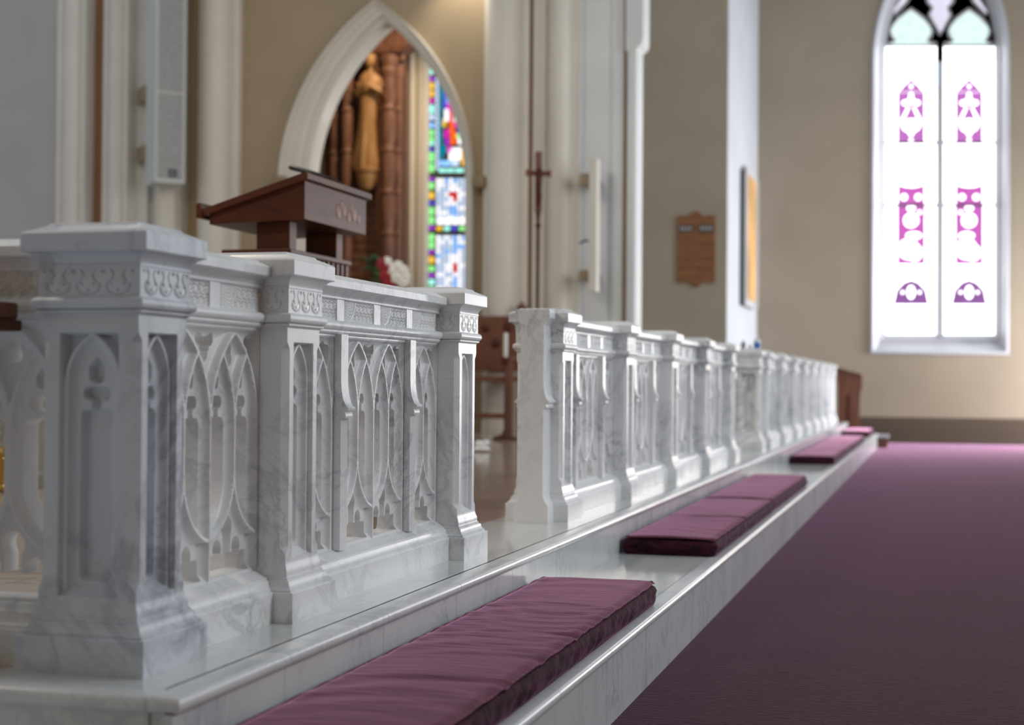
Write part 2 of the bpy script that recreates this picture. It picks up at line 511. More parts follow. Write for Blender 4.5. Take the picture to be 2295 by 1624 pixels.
# ---- chancel wall with its pointed arch
ax0, ax1 = at(688, 390, YC).x, at(1038, 390, YC).x
axo0, axo1 = at(628, 390, YC).x, at(1066, 390, YC).x
azs = 2.75
def arch_R(x0, x1, rise):
    h = (x1 - x0) / 2
    return (h * h + rise * rise) / (2 * h)
Ri = arch_R(ax0, ax1, at(862, 48, YC).z - azs)
Ro = arch_R(axo0, axo1, at(857, 2, YC).z - azs)
hole = [(ax0, -.01)] + pointed(ax0, ax1, azs, Ri) + [(ax1, -.01)]
xe = at(1086, 400, YC).x
hx0, hx1 = ax0 + (axo0 - ax0) * .5, ax1 + (axo1 - ax1) * .5
Rh = arch_R(hx0, hx1, ((at(862, 48, YC).z + at(857, 2, YC).z) / 2) - azs)
struct(plate(MB(), [(-9.4, -.02), (hx0, -.02)] + pointed(hx0, hx1, azs, Rh) + [(hx1, -.02), (xe + .3, -.02), (xe + .3, 9.5), (-9.4, 9.5)], [], YC, YC + .30).build('wall_chancel', 'tan_paint', smooth=False))
# moulded surround of the arch
rs = []
for t, y in [(1.0, .02), (1.0, -.09), (.93, -.11), (.86, -.10), (.82, -.06), (.62, -.05), (.58, -.03), (.34, -.02), (.30, .03), (.06, .05), (0, .08), (-.01, .32)]:
    x0, x1 = ax0 + (axo0 - ax0) * t, ax1 + (axo1 - ax1) * t
    rr = arch_R(x0, x1, (at(862, 48, YC).z - azs) * (1 - t) + (at(857, 2, YC).z - azs) * t)
    rs.append([(x, YC + y, z) for x, z in [(x0, 0)] + pointed(x0, x1, azs, rr, 20) + [(x1, 0)]])
struct(MB().rings(rs, cap=False, closed=False).build('trim_1', 'cream_paint'))
# chapel behind the arch
struct(MB().box(-9.5, -3.3, YG, YG + .3, -.02, 9.5).build('wall_chapel', 'tan_paint', smooth=False))
struct(MB().box(-9.6, -9.4, YC, YG, -.02, 9.5).build('wall_chapel_side', 'tan_paint', smooth=False))

tn = [1]
def trim(mb, mat='cream_paint', **kw):
    tn[0] += 1
    return struct(mb.build('trim_%d' % tn[0], mat, **kw))
def fluted(px0, px1, Y, prof, z1=9.5, zb=0.0, back=.3, wall=True):
    """moulded vertical shaft between two pixel columns at depth Y; prof = (t along the width, projection)"""
    xa, xb = at(px0, 400, Y).x, at(px1, 400, Y).x
    poly = [(xa, Y + back)] + [(xa + (xb - xa) * t, Y - p) for t, p in prof] + [(xb, Y + back)]
    return MB().prism(poly, 'z', zb, z1)
def rounds(n, dep, edge=.05):
    pr = []
    for k in range(n):
        for j in range(7):
            a = PI * j / 6
            pr.append(((k + .5 - .46 * math.cos(a)) / n, edge + dep * math.sin(a)))
    return pr
COLP = [(0, 0), (0, .04), (.10, .05), (.12, .09)] + [(.12 + .76 * (.5 - .5 * math.cos(PI * j / 12)), .09 + .20 * math.sin(PI * j / 12)) for j in range(13)] + [(.88, .09), (.9, .05), (1, .04), (1, 0)]
# left side: grey apse wall, two moulded strips with a brown strip between, flat pier, column
struct(MB().box(-13, at(132, 300, 13.6).x, 13.6, 14.6, -.02, 9.5).build('wall_apse', 'grey_paint', smooth=False))
STR = [(0, 0), (0, .05), (.1, .05), (.13, .02), (.2, .02)] + [(.22 + .5 * j / 8, .04 + .05 * math.sin(PI * j / 8)) for j in range(9)] + [(.75, .02), (.85, .02), (.87, .06), (.97, .06), (1, 0)]
trim(fluted(131, 196, 13.6, STR), 'trim_warm')
trim(fluted(195, 236, 13.75, [(0, 0), (.5, .02), (1, 0)]), 'brown_strip')
trim(fluted(234, 291, 13.6, STR), 'trim_warm')
trim(fluted(289, 330, 13.75, [(0, 0), (1, 0)]), 'white_paint', smooth=False)
trim(fluted(350, 395, 13.7, [(0, 0), (0, .04), (.1, .06)] + [(.1 + .8 * j / 8, .06 + .08 * math.sin(PI * j / 8)) for j in range(9)] + [(.9, .06), (1, .04), (1, 0)]), 'cream_paint')
trim(fluted(325, 352, 13.85, [(0, 0), (1, 0)]), 'white_paint', smooth=False)
trim(fluted(446, 537, 13.95, COLP), 'cream_paint')
# right side: clustered pier
trim(fluted(1060, 1092, 14.05, [(0, 0), (.1, .03), (.9, .03), (1, 0)]), 'tan_paint', smooth=False)
trim(fluted(1086, 1186, 13.85, COLP), 'cream_paint')
trim(fluted(1180, 1200, 13.88, [(0, 0), (.5, .02), (1, 0)]), 'brown_strip')
trim(fluted(1196, 1296, 13.85, [(0, 0), (0, .05), (.28, .06), (.31, .02), (.36, .02)] + [(.38 + .5 * (.5 - .5 * math.cos(PI * j / 10)), .06 + .16 * math.sin(PI * j / 10)) for j in range(11)] + [(.9, .04), (1, .04), (1, 0)]), 'cream_paint')
trim(fluted(1294, 1306, 13.9, [(0, 0), (0, .05), (.5, .07), (1, .05), (1, 0)]), 'white_paint')
trim(fluted(1305, 1398, 13.95, [(0, 0), (0, .01), (.7, .01), (.73, .04), (1, .04), (1, 0)]), 'white_paint', smooth=False)
trim(fluted(1394, 1408, 13.93, [(0, 0), (.5, .03), (1, 0)]), 'brown_strip')
trim(fluted(1406, 1428, 13.9, [(0, 0), (0, .05), (.2, .07), (.8, .07), (1, .05), (1, 0)]), 'white_paint')
xb0, xb1, zc = at(1426, 100, 13.9).x, at(1444, 100, 13.9).x, at(1430, 88, 13.9).z
trim(MB().prism([(xb0 - .1, 9.5), (xb0 - .1, zc - .14), (xb0, zc - .14), (xb0 + .025, zc - .11), (xb1 - .01, zc - .06), (xb1, zc), (xb1, 9.5)], 'y', 13.82, 14.2), 'white_paint')
trim(fluted(911, 938, YG - .05, [(0, 0), (0, .03), (.15, .04), (.5, .10), (.85, .04), (1, .03), (1, 0)]), 'cream_paint')
trim(fluted(936, 960, YG - .08, [(0, 0), (0, .06), (.2, .08), (.8, .08), (1, .06), (1, 0)]), 'cream_paint')
# dado rail pieces on the chancel wall
for px0, px1, Y in ((612, 642, 13.9), (1058, 1088, 13.78)):
    a, c = at(px0, 395, Y), at(px1, 420, Y)
    tag(MB().box(a.x, c.x, Y - .05, YC + .05, c.z, a.z, .02).build('wall_bracket', 'brass_dull'),
        'small brown bracket on the tan wall left of the pointed arch' if px0 < 700 else 'small brown bracket between the pointed arch and the cream pier', 'bracket')

# ------------------------------------------------------------------ steps
def nose_mesh(L, w=.060, h=.030):
    prof = [(-w, 0), (-w, -h)] + [(-.006 + .012 * math.cos(a) , -h / 2 + h / 2 * math.sin(a)) for a in [R(-90 + 22.5 * k) for k in range(9)]]
    q = MB().prism(prof, 'y', .0012, L - .0012)
    return q.mesh('nosing', 'marble_nosing', ang=50)
PIECE = .575
def step(name, label, xn, zt, zb, y0, y1, xin, off, x_ret=None):
    """a marble step along y: nosing pieces, risers and treads; xn is the nosing front"""
    t = thing(name, label, 'step', (0, 0, zt))
    ys = [y0] + [y for y in np.arange(off - 40 * PIECE, y1, PIECE) if y > y0 + .05] + [y1]
    nm = nose_mesh(PIECE)
    H = zt - zb
    rm = MB().box(-.02, 0, .0009, PIECE - .0009, -H, -.030, 0).mesh('riser', 'marble_step', smooth=False)
    tm = MB().box(-(xn - .060 - xin), 0, .0009, PIECE - .0009, -.030, 0, 0).mesh('tread', 'marble_tread', smooth=False)
    for a, c in zip(ys[:-1], ys[1:]):
        sc = (1, (c - a) / PIECE, 1)
        a1 = a + .0665 if a == y0 else a
        put('nosing', nm, t, (xn - .006, a1, 0), 0, (1, (c - a1) / PIECE, 1))
        put('riser', rm, t, (xn - .014, a, 0), 0, sc)
        a2 = a + .0665 if a == y0 else a
        put('tread', tm, t, (xn - .060 - .0009, a2, 0), 0, (1, (c - a2) / PIECE, 1))
    MB().box(-.31, xn - .034, y0 + .02, y1 - .02, zb - zt + .0, -.031).build('core', 'marble_step', t, smooth=False)
    # corner piece of the nosing and the front return of the step, running to the left at y0
    rs = []
    for o_, z in [(.006, 0)] + [(-.006 + .012 * math.cos(a), -.015 + .015 * math.sin(a)) for a in [R(90 - 22.5 * k) for k in range(9)]]:
        xo, yo = xn - .006 + o_, y0 + .006 - o_
        if z == 0 and o_ == .006:
            continue
        rs.append([(xn - .0665, yo, z), (xo, yo, z), (xo, y0 + .0665, z), (xn - .0665, y0 + .0665, z)])
    MB().rings(rs).build('nosing', 'marble_nosing', t, ang=50)
    for k in range(6):
        x = xn - .0665 - k * PIECE
        o = put('nosing', nm, t)
        o.matrix_local = Matrix.Translation((x - PIECE, y0 + .006, 0)) @ Matrix.Rotation(-PI / 2, 4, 'Z')
        q = put('riser', rm, t)
        q.matrix_local = Matrix.Translation((x - PIECE, y0 + .014, 0)) @ Matrix.Rotation(-PI / 2, 4, 'Z')
    return t
step('sanctuary_step', 'upper marble step with rounded nosing under the carved rail', .145, 0, ZL, -.135, 20.45, -.30, .340)
step('kneeling_step', 'lower marble kneeling step beside the purple carpet', .568, ZL, ZC, -.62, 20.45, .08, .908)

# sanctuary floor tiles
fl = struct(MB().box(-9.6, -.31, -.10, 17.6, -.05, -.004).build('floor_sanctuary', 'marble_floor', smooth=False))
tmesh = MB().box(.0015, .6985, .0015, .6985, -.006, 0).mesh('floor_tile', 'marble_floor', smooth=False)
for i in range(9):
    for j in range(26):
        put('floor_tile', tmesh, fl, (-.30 - .7 * (i + 1), -.10 + .7 * j, 0))

# ------------------------------------------------------------------ marble rail
PH = .128
def face_fn(face, hw):
    return {'+X': lambda u, v, d: (hw - d, u, v), '-X': lambda u, v, d: (-(hw - d), -u, v),
            '-Y': lambda u, v, d: (u, -(hw - d), v), '+Y': lambda u, v, d: (-u, hw - d, v)}[face]
def grid_face(mb, us, vs, D, face, hw):
    """us, vs, D are (nv, nu) arrays"""
    f = face_fn(face, hw)
    nv, nu = D.shape
    V = [f(us[j, i], vs[j, i], D[j, i]) for j in range(nv) for i in range(nu)]
    F = [(j * nu + i, j * nu + i + 1, (j + 1) * nu + i + 1, (j + 1) * nu + i) for j in range(nv - 1) for i in range(nu - 1)]
    mb.add(V, F)

def sstep(a, b, x):
    t = np.clip((x - a) / (b - a), 0, 1)
    return t * t * (3 - 2 * t)
def cav(d, w):
    t = np.clip(d / w, 0, 1)
    return np.sqrt(np.clip(1 - (1 - t) ** 2, 0, 1))
def sd_circ(u, v, cu, cv, r):
    return np.hypot(u - cu, v - cv) - r
def sd_box(u, v, cu, cv, a, b, r=0.0):
    qx, qy = np.abs(u - cu) - a + r, np.abs(v - cv) - b + r
    return np.hypot(np.maximum(qx, 0), np.maximum(qy, 0)) + np.minimum(np.maximum(qx, qy), 0) - r
def d_arc(u, v, cu, cv, rad, vlo, vhi):
    """distance to a circular arc limited to heights vlo..vhi (side chosen by caller with u masks)"""
    d = np.abs(np.hypot(u - cu, v - cv) - rad)
    return np.where((v >= vlo) & (v <= vhi), d, 9.0)

NA, NZ0, NZ1 = .058, .140, .638
def niche_depth(u, v):
    e = np.minimum(NA - np.abs(u), NZ1 - v)
    dep = .012 * sstep(0, .006, e)
    dep = np.maximum(dep, 0)
    b_, zs, ap = .0500, .545, .634
    rise = ap - zs
    rad = (b_ * b_ + rise * rise) / (2 * b_)
    au = np.abs(u)
    r_ = np.hypot(au + rad - b_, np.maximum(v - zs, 0))
    inside = np.where(v > zs, rad - r_, b_ - au)           # >0 inside the arch
    dbar = np.abs(inside) - .0035
    inn = .009 + .020 * cav(dbar, .016)
    spd = .009 + .024 * cav(dbar, .010)
    lay = np.where(inside > 0, inn, np.where(v > zs, spd, .012))
    # pierced-looking openings
    s = sd_circ(u, v, 0, .555, .0135)
    tri = np.maximum(au * .80 + (v - .590) * .6, .553 - v)
    s = np.minimum(s, np.maximum(tri, au - .0135))
    s = np.minimum(s, sd_box(u, v, 0, .522, .0245, .0125, .0124))
    s = np.minimum(s, np.maximum(sd_box(u, v, 0, .500, .0085, .025), -np.minimum(sd_circ(u, v, -.017, .4985, .010), sd_circ(u, v, .017, .4985, .010))))
    s = np.minimum(s, sd_box(u, v, 0, .330, .0285, .162, .012))
    lay = np.where(inside > 0, lay + .020 * sstep(.0025, -.0025, s), lay)
    dep = np.where(e > .003, np.maximum(dep, np.minimum(lay, .012 + 6 * np.maximum(e - .003, 0))), dep)
    # sloping sill
    return np.minimum(dep, np.maximum(0, np.where(v > NZ0 + .0005, .006, 0) + (v - NZ0) * 1.25))

HS = .0945
def shaft_mesh(niches):
    mb = MB()
    def ch(v):
        return .014 * sstep(.150, .172, v) * sstep(.640, .618, v) + .0008
    def flare(v):
        return .006 * sstep(.137, .112, v) ** 1.5
    for face in ('+X', '-X', '+Y', '-Y'):
        if face in niches:
            vs = np.concatenate([[.104, .112, .12, .128, .134], np.linspace(NZ0, NZ1, 270), [.645, .655, .673]])
            un = np.linspace(-NA, NA, 78)
        else:
            vs = np.concatenate([[.104, .112, .12, .128, .134], np.linspace(.15, .172, 6), [.3, .5], np.linspace(.618, .640, 6), [.673]])
            un = np.array([-NA, NA])
        U = np.zeros((len(vs), len(un) + 4))
        D = np.zeros_like(U)
        Vv = np.repeat(vs[:, None], U.shape[1], 1)
        c = ch(vs)
        f = flare(vs)
        U[:, 2:-2] = un[None, :]
        U[:, 1], U[:, -2] = -(HS - c + f), HS - c + f
        U[:, 0], U[:, -1] = -(HS - c / 2 + f), HS - c / 2 + f
        D[:, 0] = D[:, -1] = c / 2
        D -= f[:, None]
        if face in niches:
            uu = np.repeat(un[None, :], len(vs), 0)
            vv = np.repeat(vs[:, None], len(un), 1)
            nd = np.where((vv >= NZ0) & (vv <= NZ1), niche_depth(uu, vv), 0)
            D[:, 2:-2] += nd
        grid_face(mb, U, Vv, D, face, HS)
    return mb.mesh('shaft', 'marble_rail', fix=False, ang=38)

def arc_pts(w0, w1, k):
    return [w0 + (w1 - w0) * i / k for i in range(k + 1)]
plinth_m = MB().loft([(w, w, z) for w, z in [(PH, 0), (PH, .0675), (.1270, .0690), (.1205, .0698), (.1205, .0748), (.1170, .0765), (.1130, .0812), (.1105, .0875), (.1095, .0935),
                      (.1045, .0942), (.1045, .0988), (.1010, .1008), (.1005, .1045), (.094, .105)]]).mesh('plinth', 'marble_rail', ang=24)
def torus(h, z0=.680, z1=.704, r=.0105):
    zc = (z0 + z1) / 2
    return [(h - .003, h - .003, z1 + .002)] + [(h + r * math.sin(a), h + r * math.sin(a), zc + (z1 - z0) / 2 * math.cos(a)) for a in arc_pts(0, PI, 10)] + \
           [(h + .004, h + .004, z0 - .001), (h + .0035, h + .0035, z0 - .005), (h - .001, h - .001, z0 - .0065), (h - .003, h - .003, z0 - .010), (h - .006, h - .006, z0 - .010)]
neck_m = MB().loft(torus(.0985)).mesh('neck_moulding', 'marble_rail', ang=50)
HF = .0985
frieze_core_m = MB().loft([(HF - .004, HF - .004, .703), (HF - .004, HF - .004, .763)]).mesh('frieze', 'marble_rail', smooth=False)
cap_m = MB().loft([(HF - .004, HF - .004, .760), (HF, HF, .760), (HF + .0015, HF + .0015, .7615), (HF + .0015, HF + .0015, .7655), (HF + .0005, HF + .0005, .767), (HF + .002, HF + .002, .773),
                   (HF + .006, HF + .006, .779), (HF + .011, HF + .011, .784), (HF + .016, HF + .016, .787), (HF + .018, HF + .018, .7875), (.1205, .1205, .7885), (.122, .122, .7905),
                   (.122, .122, .8225), (.121, .121, .8245), (.1185, .1185, .8265), (.090, .090, .8385), (.0885, .0885, .8395), (.0865, .0865, .8425), (.084, .084, .8445)]).mesh('cap', 'marble_rail', ang=25)

def fleur_depth(u, v):
    """three incised flower motifs across a post face; v measured from the band centre"""
    D = np.zeros_like(u)
    for cu in (-.058, 0, .058):
        x, y = np.abs(u - cu), v
        d = np.full_like(u, 9.0)
        # stalk edges
        for k in range(13):
            t = k / 12
            px, py = .0085 + .006 * abs(2 * t - 1) ** 1.5, .022 - .020 * t
            d = np.minimum(d, np.hypot(x - px, y - py) - .0018)
        # hooks at the side
        for k in range(13):
            a = R(150 - 210 * k / 12)
            d = np.minimum(d, np.hypot(x - (.0165 + .0062 * math.cos(a)), y - (-.0075 + .0062 * math.sin(a))) - (.0024 - .0012 * k / 12))
        for k in range(12):
            a = R(-90 + 62 * k / 11)
            d = np.minimum(d, np.hypot(x - .023 * math.cos(a) * 1.1, y - (-.003 + .021 * math.sin(a))) - .0013)
        d = np.minimum(d, np.hypot(x, y + .0155) - .0024)
        d = np.minimum(d, np.hypot(x - .0275, y - .020) - .003)
        D += .0034 * sstep(.0012, -.0012, d)
        D -= .0012 * sstep(.020, .008, np.hypot(x / 1.25, y + .004))
    return D
def fleur_mesh(face):
    mb = MB()
    un, vn = np.linspace(-HF, HF, 128), np.linspace(.704, .7605, 40)
    uu, vv = np.meshgrid(un, vn)
    grid_face(mb, uu, vv, fleur_depth(uu, vv - .7325), face, HF)
    return mb.mesh('carved_band', 'marble_rail', fix=False, ang=60)
fleur = {f: fleur_mesh(f) for f in ('+X', '-X', '-Y', '+Y')}
shaft_plain = shaft_mesh(('+X', '-X'))
shaft_corner = shaft_mesh(('+X', '-Y'))

def corner_copy(me):
    c = me.copy()
    c.materials[0] = MAT['marble_corner']
    return c

def rail_post(y, label, corner=False, x=-PH, vein=False):
    t = thing('rail_post', label, 'rail post', (x, y, 0), 0, 'carved marble posts of the communion rail')
    g = corner_copy if vein else (lambda m_: m_)
    # the foreground corner post is a little wider across than it is deep
    wide, wide0 = ((-.0105, 0, 0), 0, (1.09, 1, 1)) if vein else ((0, 0, 0), 0, None), ((-.0065, 0, 0), 0, (1.05, 1, 1)) if vein else ((0, 0, 0), 0, None)
    put('plinth', g(plinth_m), t, *wide0)
    put('shaft', g(shaft_corner if corner else shaft_plain), t, *wide)
    put('neck_moulding', g(neck_m), t, *wide)
    f = put('frieze', g(frieze_core_m), t, *wide)
    for k in ('+X', '-X', '-Y') if not corner else ('+X', '-Y', '+Y'):
        put('carved_band', g(fleur[k]), f)
    put('cap', g(cap_m), t, *wide)
    return t

# ---- pierced tracery bays
SP = .119
ZT0, ZT1 = .110, .664
def bay_mesh(n, width, step_=.0027):
    """n lancets; u centred on the bay.  returns a two-sided pierced mesh, front +X"""
    half = width / 2
    nu, nv = int(width / step_), int((ZT1 - ZT0) / step_)
    un, vn = np.linspace(-half, half, nu + 1), np.linspace(ZT0, ZT1, nv + 1)
    u, v = np.meshgrid(un, vn)
    ks = [(k - n / 2) * SP for k in range(n + 1)]
    RR, zs = 2 * SP, .449
    Rb, zb = 1.25 * SP, .348
    d = np.full_like(u, 9.0)
    for k, x in enumerate(ks):
        centre = (k % 2 == 1)
        # upright
        lo = zb if centre else ZT0
        d = np.minimum(d, np.where((v <= zs) & (v >= lo - .0), np.abs(u - x), 9.0))
        # arcs up
        dx = SP / 2 if centre else SP
        top = zs + math.sqrt(RR ** 2 - (RR - dx) ** 2)
        for s in (-1, 1):
            m_ = ((u - x) * s > -.004) & ((u - x) * s < dx + .004)
            d = np.minimum(d, np.where(m_, d_arc(u, v, x + s * RR, zs, RR, zs, top), 9.0))
            # arcs down
            if centre:
                m2 = ((u - x) * s > -.004) & ((u - x) * s < SP + .003)
                d = np.minimum(d, np.where(m2, d_arc(u, v, x + s * Rb, zb, Rb, zb - .1465, zb), 9.0))
    e_t, e_b = ZT1 - v, v - ZT0
    e_s = half - np.abs(u)
    d = np.minimum(d, np.minimum(np.minimum(e_t, e_s), 9.0))
    dep = .0185 * cav(d - .0044, .021)
    dep = np.minimum(dep, np.maximum(0, e_b - .001) * .85)
    # openings (negative inside)
    s = np.full_like(u, 9.0)
    for k in range(n):
        c = (ks[k] + ks[k + 1]) / 2
        au = np.abs(u - c)
        q = sd_circ(u, v, c, .540, .0115)
        q = np.minimum(q, np.maximum(np.maximum(au * .80 + (v - .570) * .6, .540 - v), au - .0115))
        q = np.minimum(q, sd_box(u, v, c, .5005, .0285, .0145, .0143))
        q = np.minimum(q, np.maximum(sd_box(u, v, c, .476, .0125, .03), -np.minimum(sd_circ(u, v, c - .021, .4775, .011), sd_circ(u, v, c + .021, .4775, .011))))
        # slot, closed below by the drooping arcs
        slot = sd_box(u, v, c, .30, .0375, .168, .014)
        k_odd = ks[k] if k % 2 == 1 else ks[k + 1]
        k_even = ks[k + 1] if k % 2 == 1 else ks[k]
        sg = 1 if k_even > k_odd else -1
        rr = np.hypot(u - (k_odd + sg * Rb), v - zb)
        slot = np.maximum(slot, np.where(v < zb, rr - (Rb - .020), -9))
        q = np.minimum(q, slot)
        s = np.minimum(s, q)
    for k in range(1, n, 2):
        c = ks[k]
        au = np.abs(u - c)
        # eye under the big apex
        q = sd_circ(u, v, c, .595, .0165)
        q = np.minimum(q, np.maximum(np.maximum(au * .8 + (v - .640) * .6, .595 - v), au - .013))
        s = np.minimum(s, q)
        # cusped opening under the drooping arcs
        q = sd_box(u, v, c, .142, SP - .022, .024, .004)
        q = np.minimum(q, sd_circ(u, v, c, .222, .026))
        q = np.minimum(q, sd_box(u, v, c, .19, .020, .03, .003))
        for sg in (-1, 1):
            q = np.minimum(q, sd_circ(u, v, c + sg * .047, .178, .021))
            rr = np.hypot(u - (c + sg * Rb), v - zb)
            q = np.where((u - c) * sg > 0, np.maximum(q, (Rb + .013) - rr), q)
        s = np.minimum(s, q)
    for k in range(0, n + 1, 2):
        c = ks[k]
        q = np.minimum(sd_circ(u, v, c - .027, .637, .0150), sd_circ(u, v, c + .027, .637, .0150))
        q = np.minimum(q, sd_circ(u, v, c, .606, .0175))
        q = np.minimum(q, np.maximum(sd_box(u, v, c, .628, .024, .016, .004), -sd_circ(u, v, c, .652, .010)))
        s = np.minimum(s, q)
    s = np.maximum(s, .010 - np.minimum(np.minimum(e_t, e_s), e_b))
    s = np.where(np.abs(s) < 1e-6, 1e-6, s)
    V, F, idx = [], [], {}
    def vert(key, uu, vv, dd, side):
        kk = (key, side)
        if kk not in idx:
            idx[kk] = len(V)
            V.append((.026 - dd if side > 0 else -.048 + .3 * dd, uu, vv))
        return idx[kk]
    for j in range(nv):
        for i in range(nu):
            cs = [(j, i), (j, i + 1), (j + 1, i + 1), (j + 1, i)]
            sv = [s[q] for q in cs]
            if max(sv) < 0:
                continue
            poly, cut = [], []
            for a in range(4):
                A, B = cs[a], cs[(a + 1) % 4]
                sa, sb = sv[a], sv[(a + 1) % 4]
                if sa >= 0:
                    poly.append((A, u[A], v[A], dep[A]))
                if (sa >= 0) != (sb >= 0):
                    t = sa / (sa - sb)
                    key = (A, B) if A < B else (B, A)
                    p = (key, u[A] + t * (u[B] - u[A]), v[A] + t * (v[B] - v[A]), dep[A] + t * (dep[B] - dep[A]))
                    poly.append(p)
                    cut.append((p, sa >= 0))
            if len(poly) < 3:
                continue
            F.append(tuple(vert(*p, 1) for p in poly))
            F.append(tuple(vert(*p, -1) for p in reversed(poly)))
            if len(cut) == 2:
                a, c = (cut[0][0], cut[1][0]) if cut[0][1] else (cut[1][0], cut[0][0])
                F.append((vert(*c, 1), vert(*a, 1), vert(*a, -1), vert(*c, -1)))
    mb = MB()
    mb.V, mb.F = V, F
    return mb.mesh('tracery', 'marble_rail', fix=False, ang=48)

WB4, WB2 = .488, .263
bay4, bay2 = bay_mesh(4, WB4), bay_mesh(2, WB2)

def prof_mesh(name, pr, L, mat='marble_rail', ang=30):
    """pr: (half depth, z) from bottom to top, symmetrical front and back, along y"""
    poly = [(a, z) for a, z in pr] + [(-a, z) for a, z in reversed(pr)]
    return MB().prism(poly, 'y', -L / 2, L / 2).mesh(name, mat, ang=ang)
BASE = [(.080, 0), (.080, .0675), (.079, .0690), (.0725, .0698), (.0725, .0748), (.069, .0765), (.0650, .0812), (.0625, .0875), (.0615, .0935), (.0560, .0942), (.0560, .0988), (.0510, .1005), (.040, .1065), (.031, .1120), (.0262, .1135)]
TOR = [(.0262, .662), (.029, .664), (.029, .668), (.034, .670), (.039, .6735), (.0395, .678), (.038, .680)] + [(.036 + .0105 * math.sin(a), .692 - .012 * math.cos(a)) for a in arc_pts(0, PI, 10)] + [(.032, .7045), (.030, .706)]
COP = [(.030, .758), (.034, .760), (.036, .7615), (.036, .765), (.0345, .767), (.036, .772), (.040, .777), (.046, .7805), (.053, .783), (.056, .7835), (.0630, .7845), (.0655, .787), (.0655, .8055), (.064, .8075), (.061, .809), (.036, .819), (.034, .821), (.030, .822)]
FRI = [(.018, .703), (.018, .760)]

def block_depth(u, v, w, h):
    """carved frieze block: a fan of basket weave on the left, vine leaves and fruit on the right (v, u from lower left)"""
    e = np.minimum(np.minimum(u, w - u), np.minimum(v, h - v))
    r_ = np.hypot(u - .012, (v - h) * 1.25)
    th = np.arctan2(h - v, u - .012)
    ring = r_ / .0068
    odd = np.floor(ring) % 2
    cell = np.abs(np.sin(th * 11 + odd * PI / 2)) * np.sin(PI * (ring % 1.0))
    fan = .0032 * (1 - cell)
    leafp = (np.sin(u * 430 + 2.2 * np.sin(v * 260)) * np.sin(v * 470 + 1.7 * np.sin(u * 210 + .8)))
    leaf = .0022 - .0022 * leafp
    leaf = np.where(leafp < -.6, .0055, leaf)
    Rf = .072
    D = np.where(r_ < Rf - .003, fan, leaf)
    D = np.where(np.abs(r_ - Rf) < .0030, .0, D)
    D = np.where(np.abs(r_ - Rf - .0048) < .0014, .0045, D)
    D = D + .002
    return D * sstep(0, .0022, e) + .0 * D
def block_mesh(w):
    h = .056
    mb = MB()
    un, vn = np.linspace(0, w, int(w / .0014)), np.linspace(0, h, 38)
    uu, vv = np.meshgrid(un, vn)
    for s in (1, -1):
        nv, nu = uu.shape
        D = block_depth(uu, vv, w, h)
        V = [((.0335 - D[j, i]) * s, (uu[j, i] - w / 2) * s, .704 + vv[j, i]) for j in range(nv) for i in range(nu)]
        mb.add(V, [(j * nu + i, j * nu + i + 1, (j + 1) * nu + i + 1, (j + 1) * nu + i) for j in range(nv - 1) for i in range(nu - 1)])
    return mb.mesh('carved_block', 'marble_rail', fix=False, ang=65)
DIVW = .052
div_m = MB().box(-.0335, .0335, -DIVW / 2, DIVW / 2, .704, .7598, .0015).mesh('frieze_divider', 'marble_rail', smooth=False)
blk_m = block_mesh(.27 - DIVW)
cpro = [(.046, .112), (.046, .448), (.048, .452), (.0575, .4525), (.0590, .455), (.0590, .463), (.0575, .466), (.0555, .468), (.0565, .471), (.0655, .4735), (.0670, .476), (.0670, .481)] + \
       [(.046 + .021 * (1 - math.sin(a)), .481 + .075 * (1 - math.cos(a)) * 1.0) for a in arc_pts(R(4), R(90), 12)] + [(.046, .6695)]
con_m = None
def console_mesh(w):
    rs = []
    poly = [(a, z) for a, z in cpro] + [(-a, z) for a, z in reversed(cpro)]
    return MB().prism(poly, 'y', -w / 2, w / 2).mesh('console_mullion', 'marble_rail', ang=40)
con_m = console_mesh(.048)
LR = 1.116
reg = {'base': prof_mesh('base', BASE, LR, ang=24), 'string_moulding': prof_mesh('string_moulding', TOR, LR, ang=50), 'frieze': prof_mesh('frieze', FRI, LR), 'coping': prof_mesh('coping', COP, LR)}
LS = .498
sho = {'base': prof_mesh('base', BASE, LS, ang=24), 'string_moulding': prof_mesh('string_moulding', TOR, LS, ang=50), 'frieze': prof_mesh('frieze', FRI, LS), 'coping': prof_mesh('coping', COP, LS)}

def rail_panel(y, label, short=False, L=None, x=-PH, rz=0):
    L0 = LS if short else LR
    t = thing('marble_balustrade', label, 'balustrade', (x, y, 0), rz, 'pierced marble panels of the communion rail', (1, (L or L0) / L0, 1))
    P = sho if short else reg
    for k in ('base', 'string_moulding', 'coping'):
        put(k, P[k], t)
    f = put('frieze', P['frieze'], t)
    if short:
        put('tracery', bay4, t, (0, 0, 0), 0, (1, 1.016, 1))
        put('frieze_divider', div_m, f)
        for s in (-1, 1):
            put('carved_block', blk_m, f, (0, s * .135, 0))
    else:
        put('tracery', bay4, t)
        for s in (-1, 1):
            put('tracery', bay2, t, (0, s * .4265, 0))
            put('console_mullion', con_m, t, (0, s * .27, 0))
        for k in (-1, 0, 1):
            put('frieze_divider', div_m, f, (0, k * .27, 0))
        for k in (-1.5, -.5, .5, 1.5):
            put('carved_block', blk_m, f, (0, k * .27, 0))
    return t

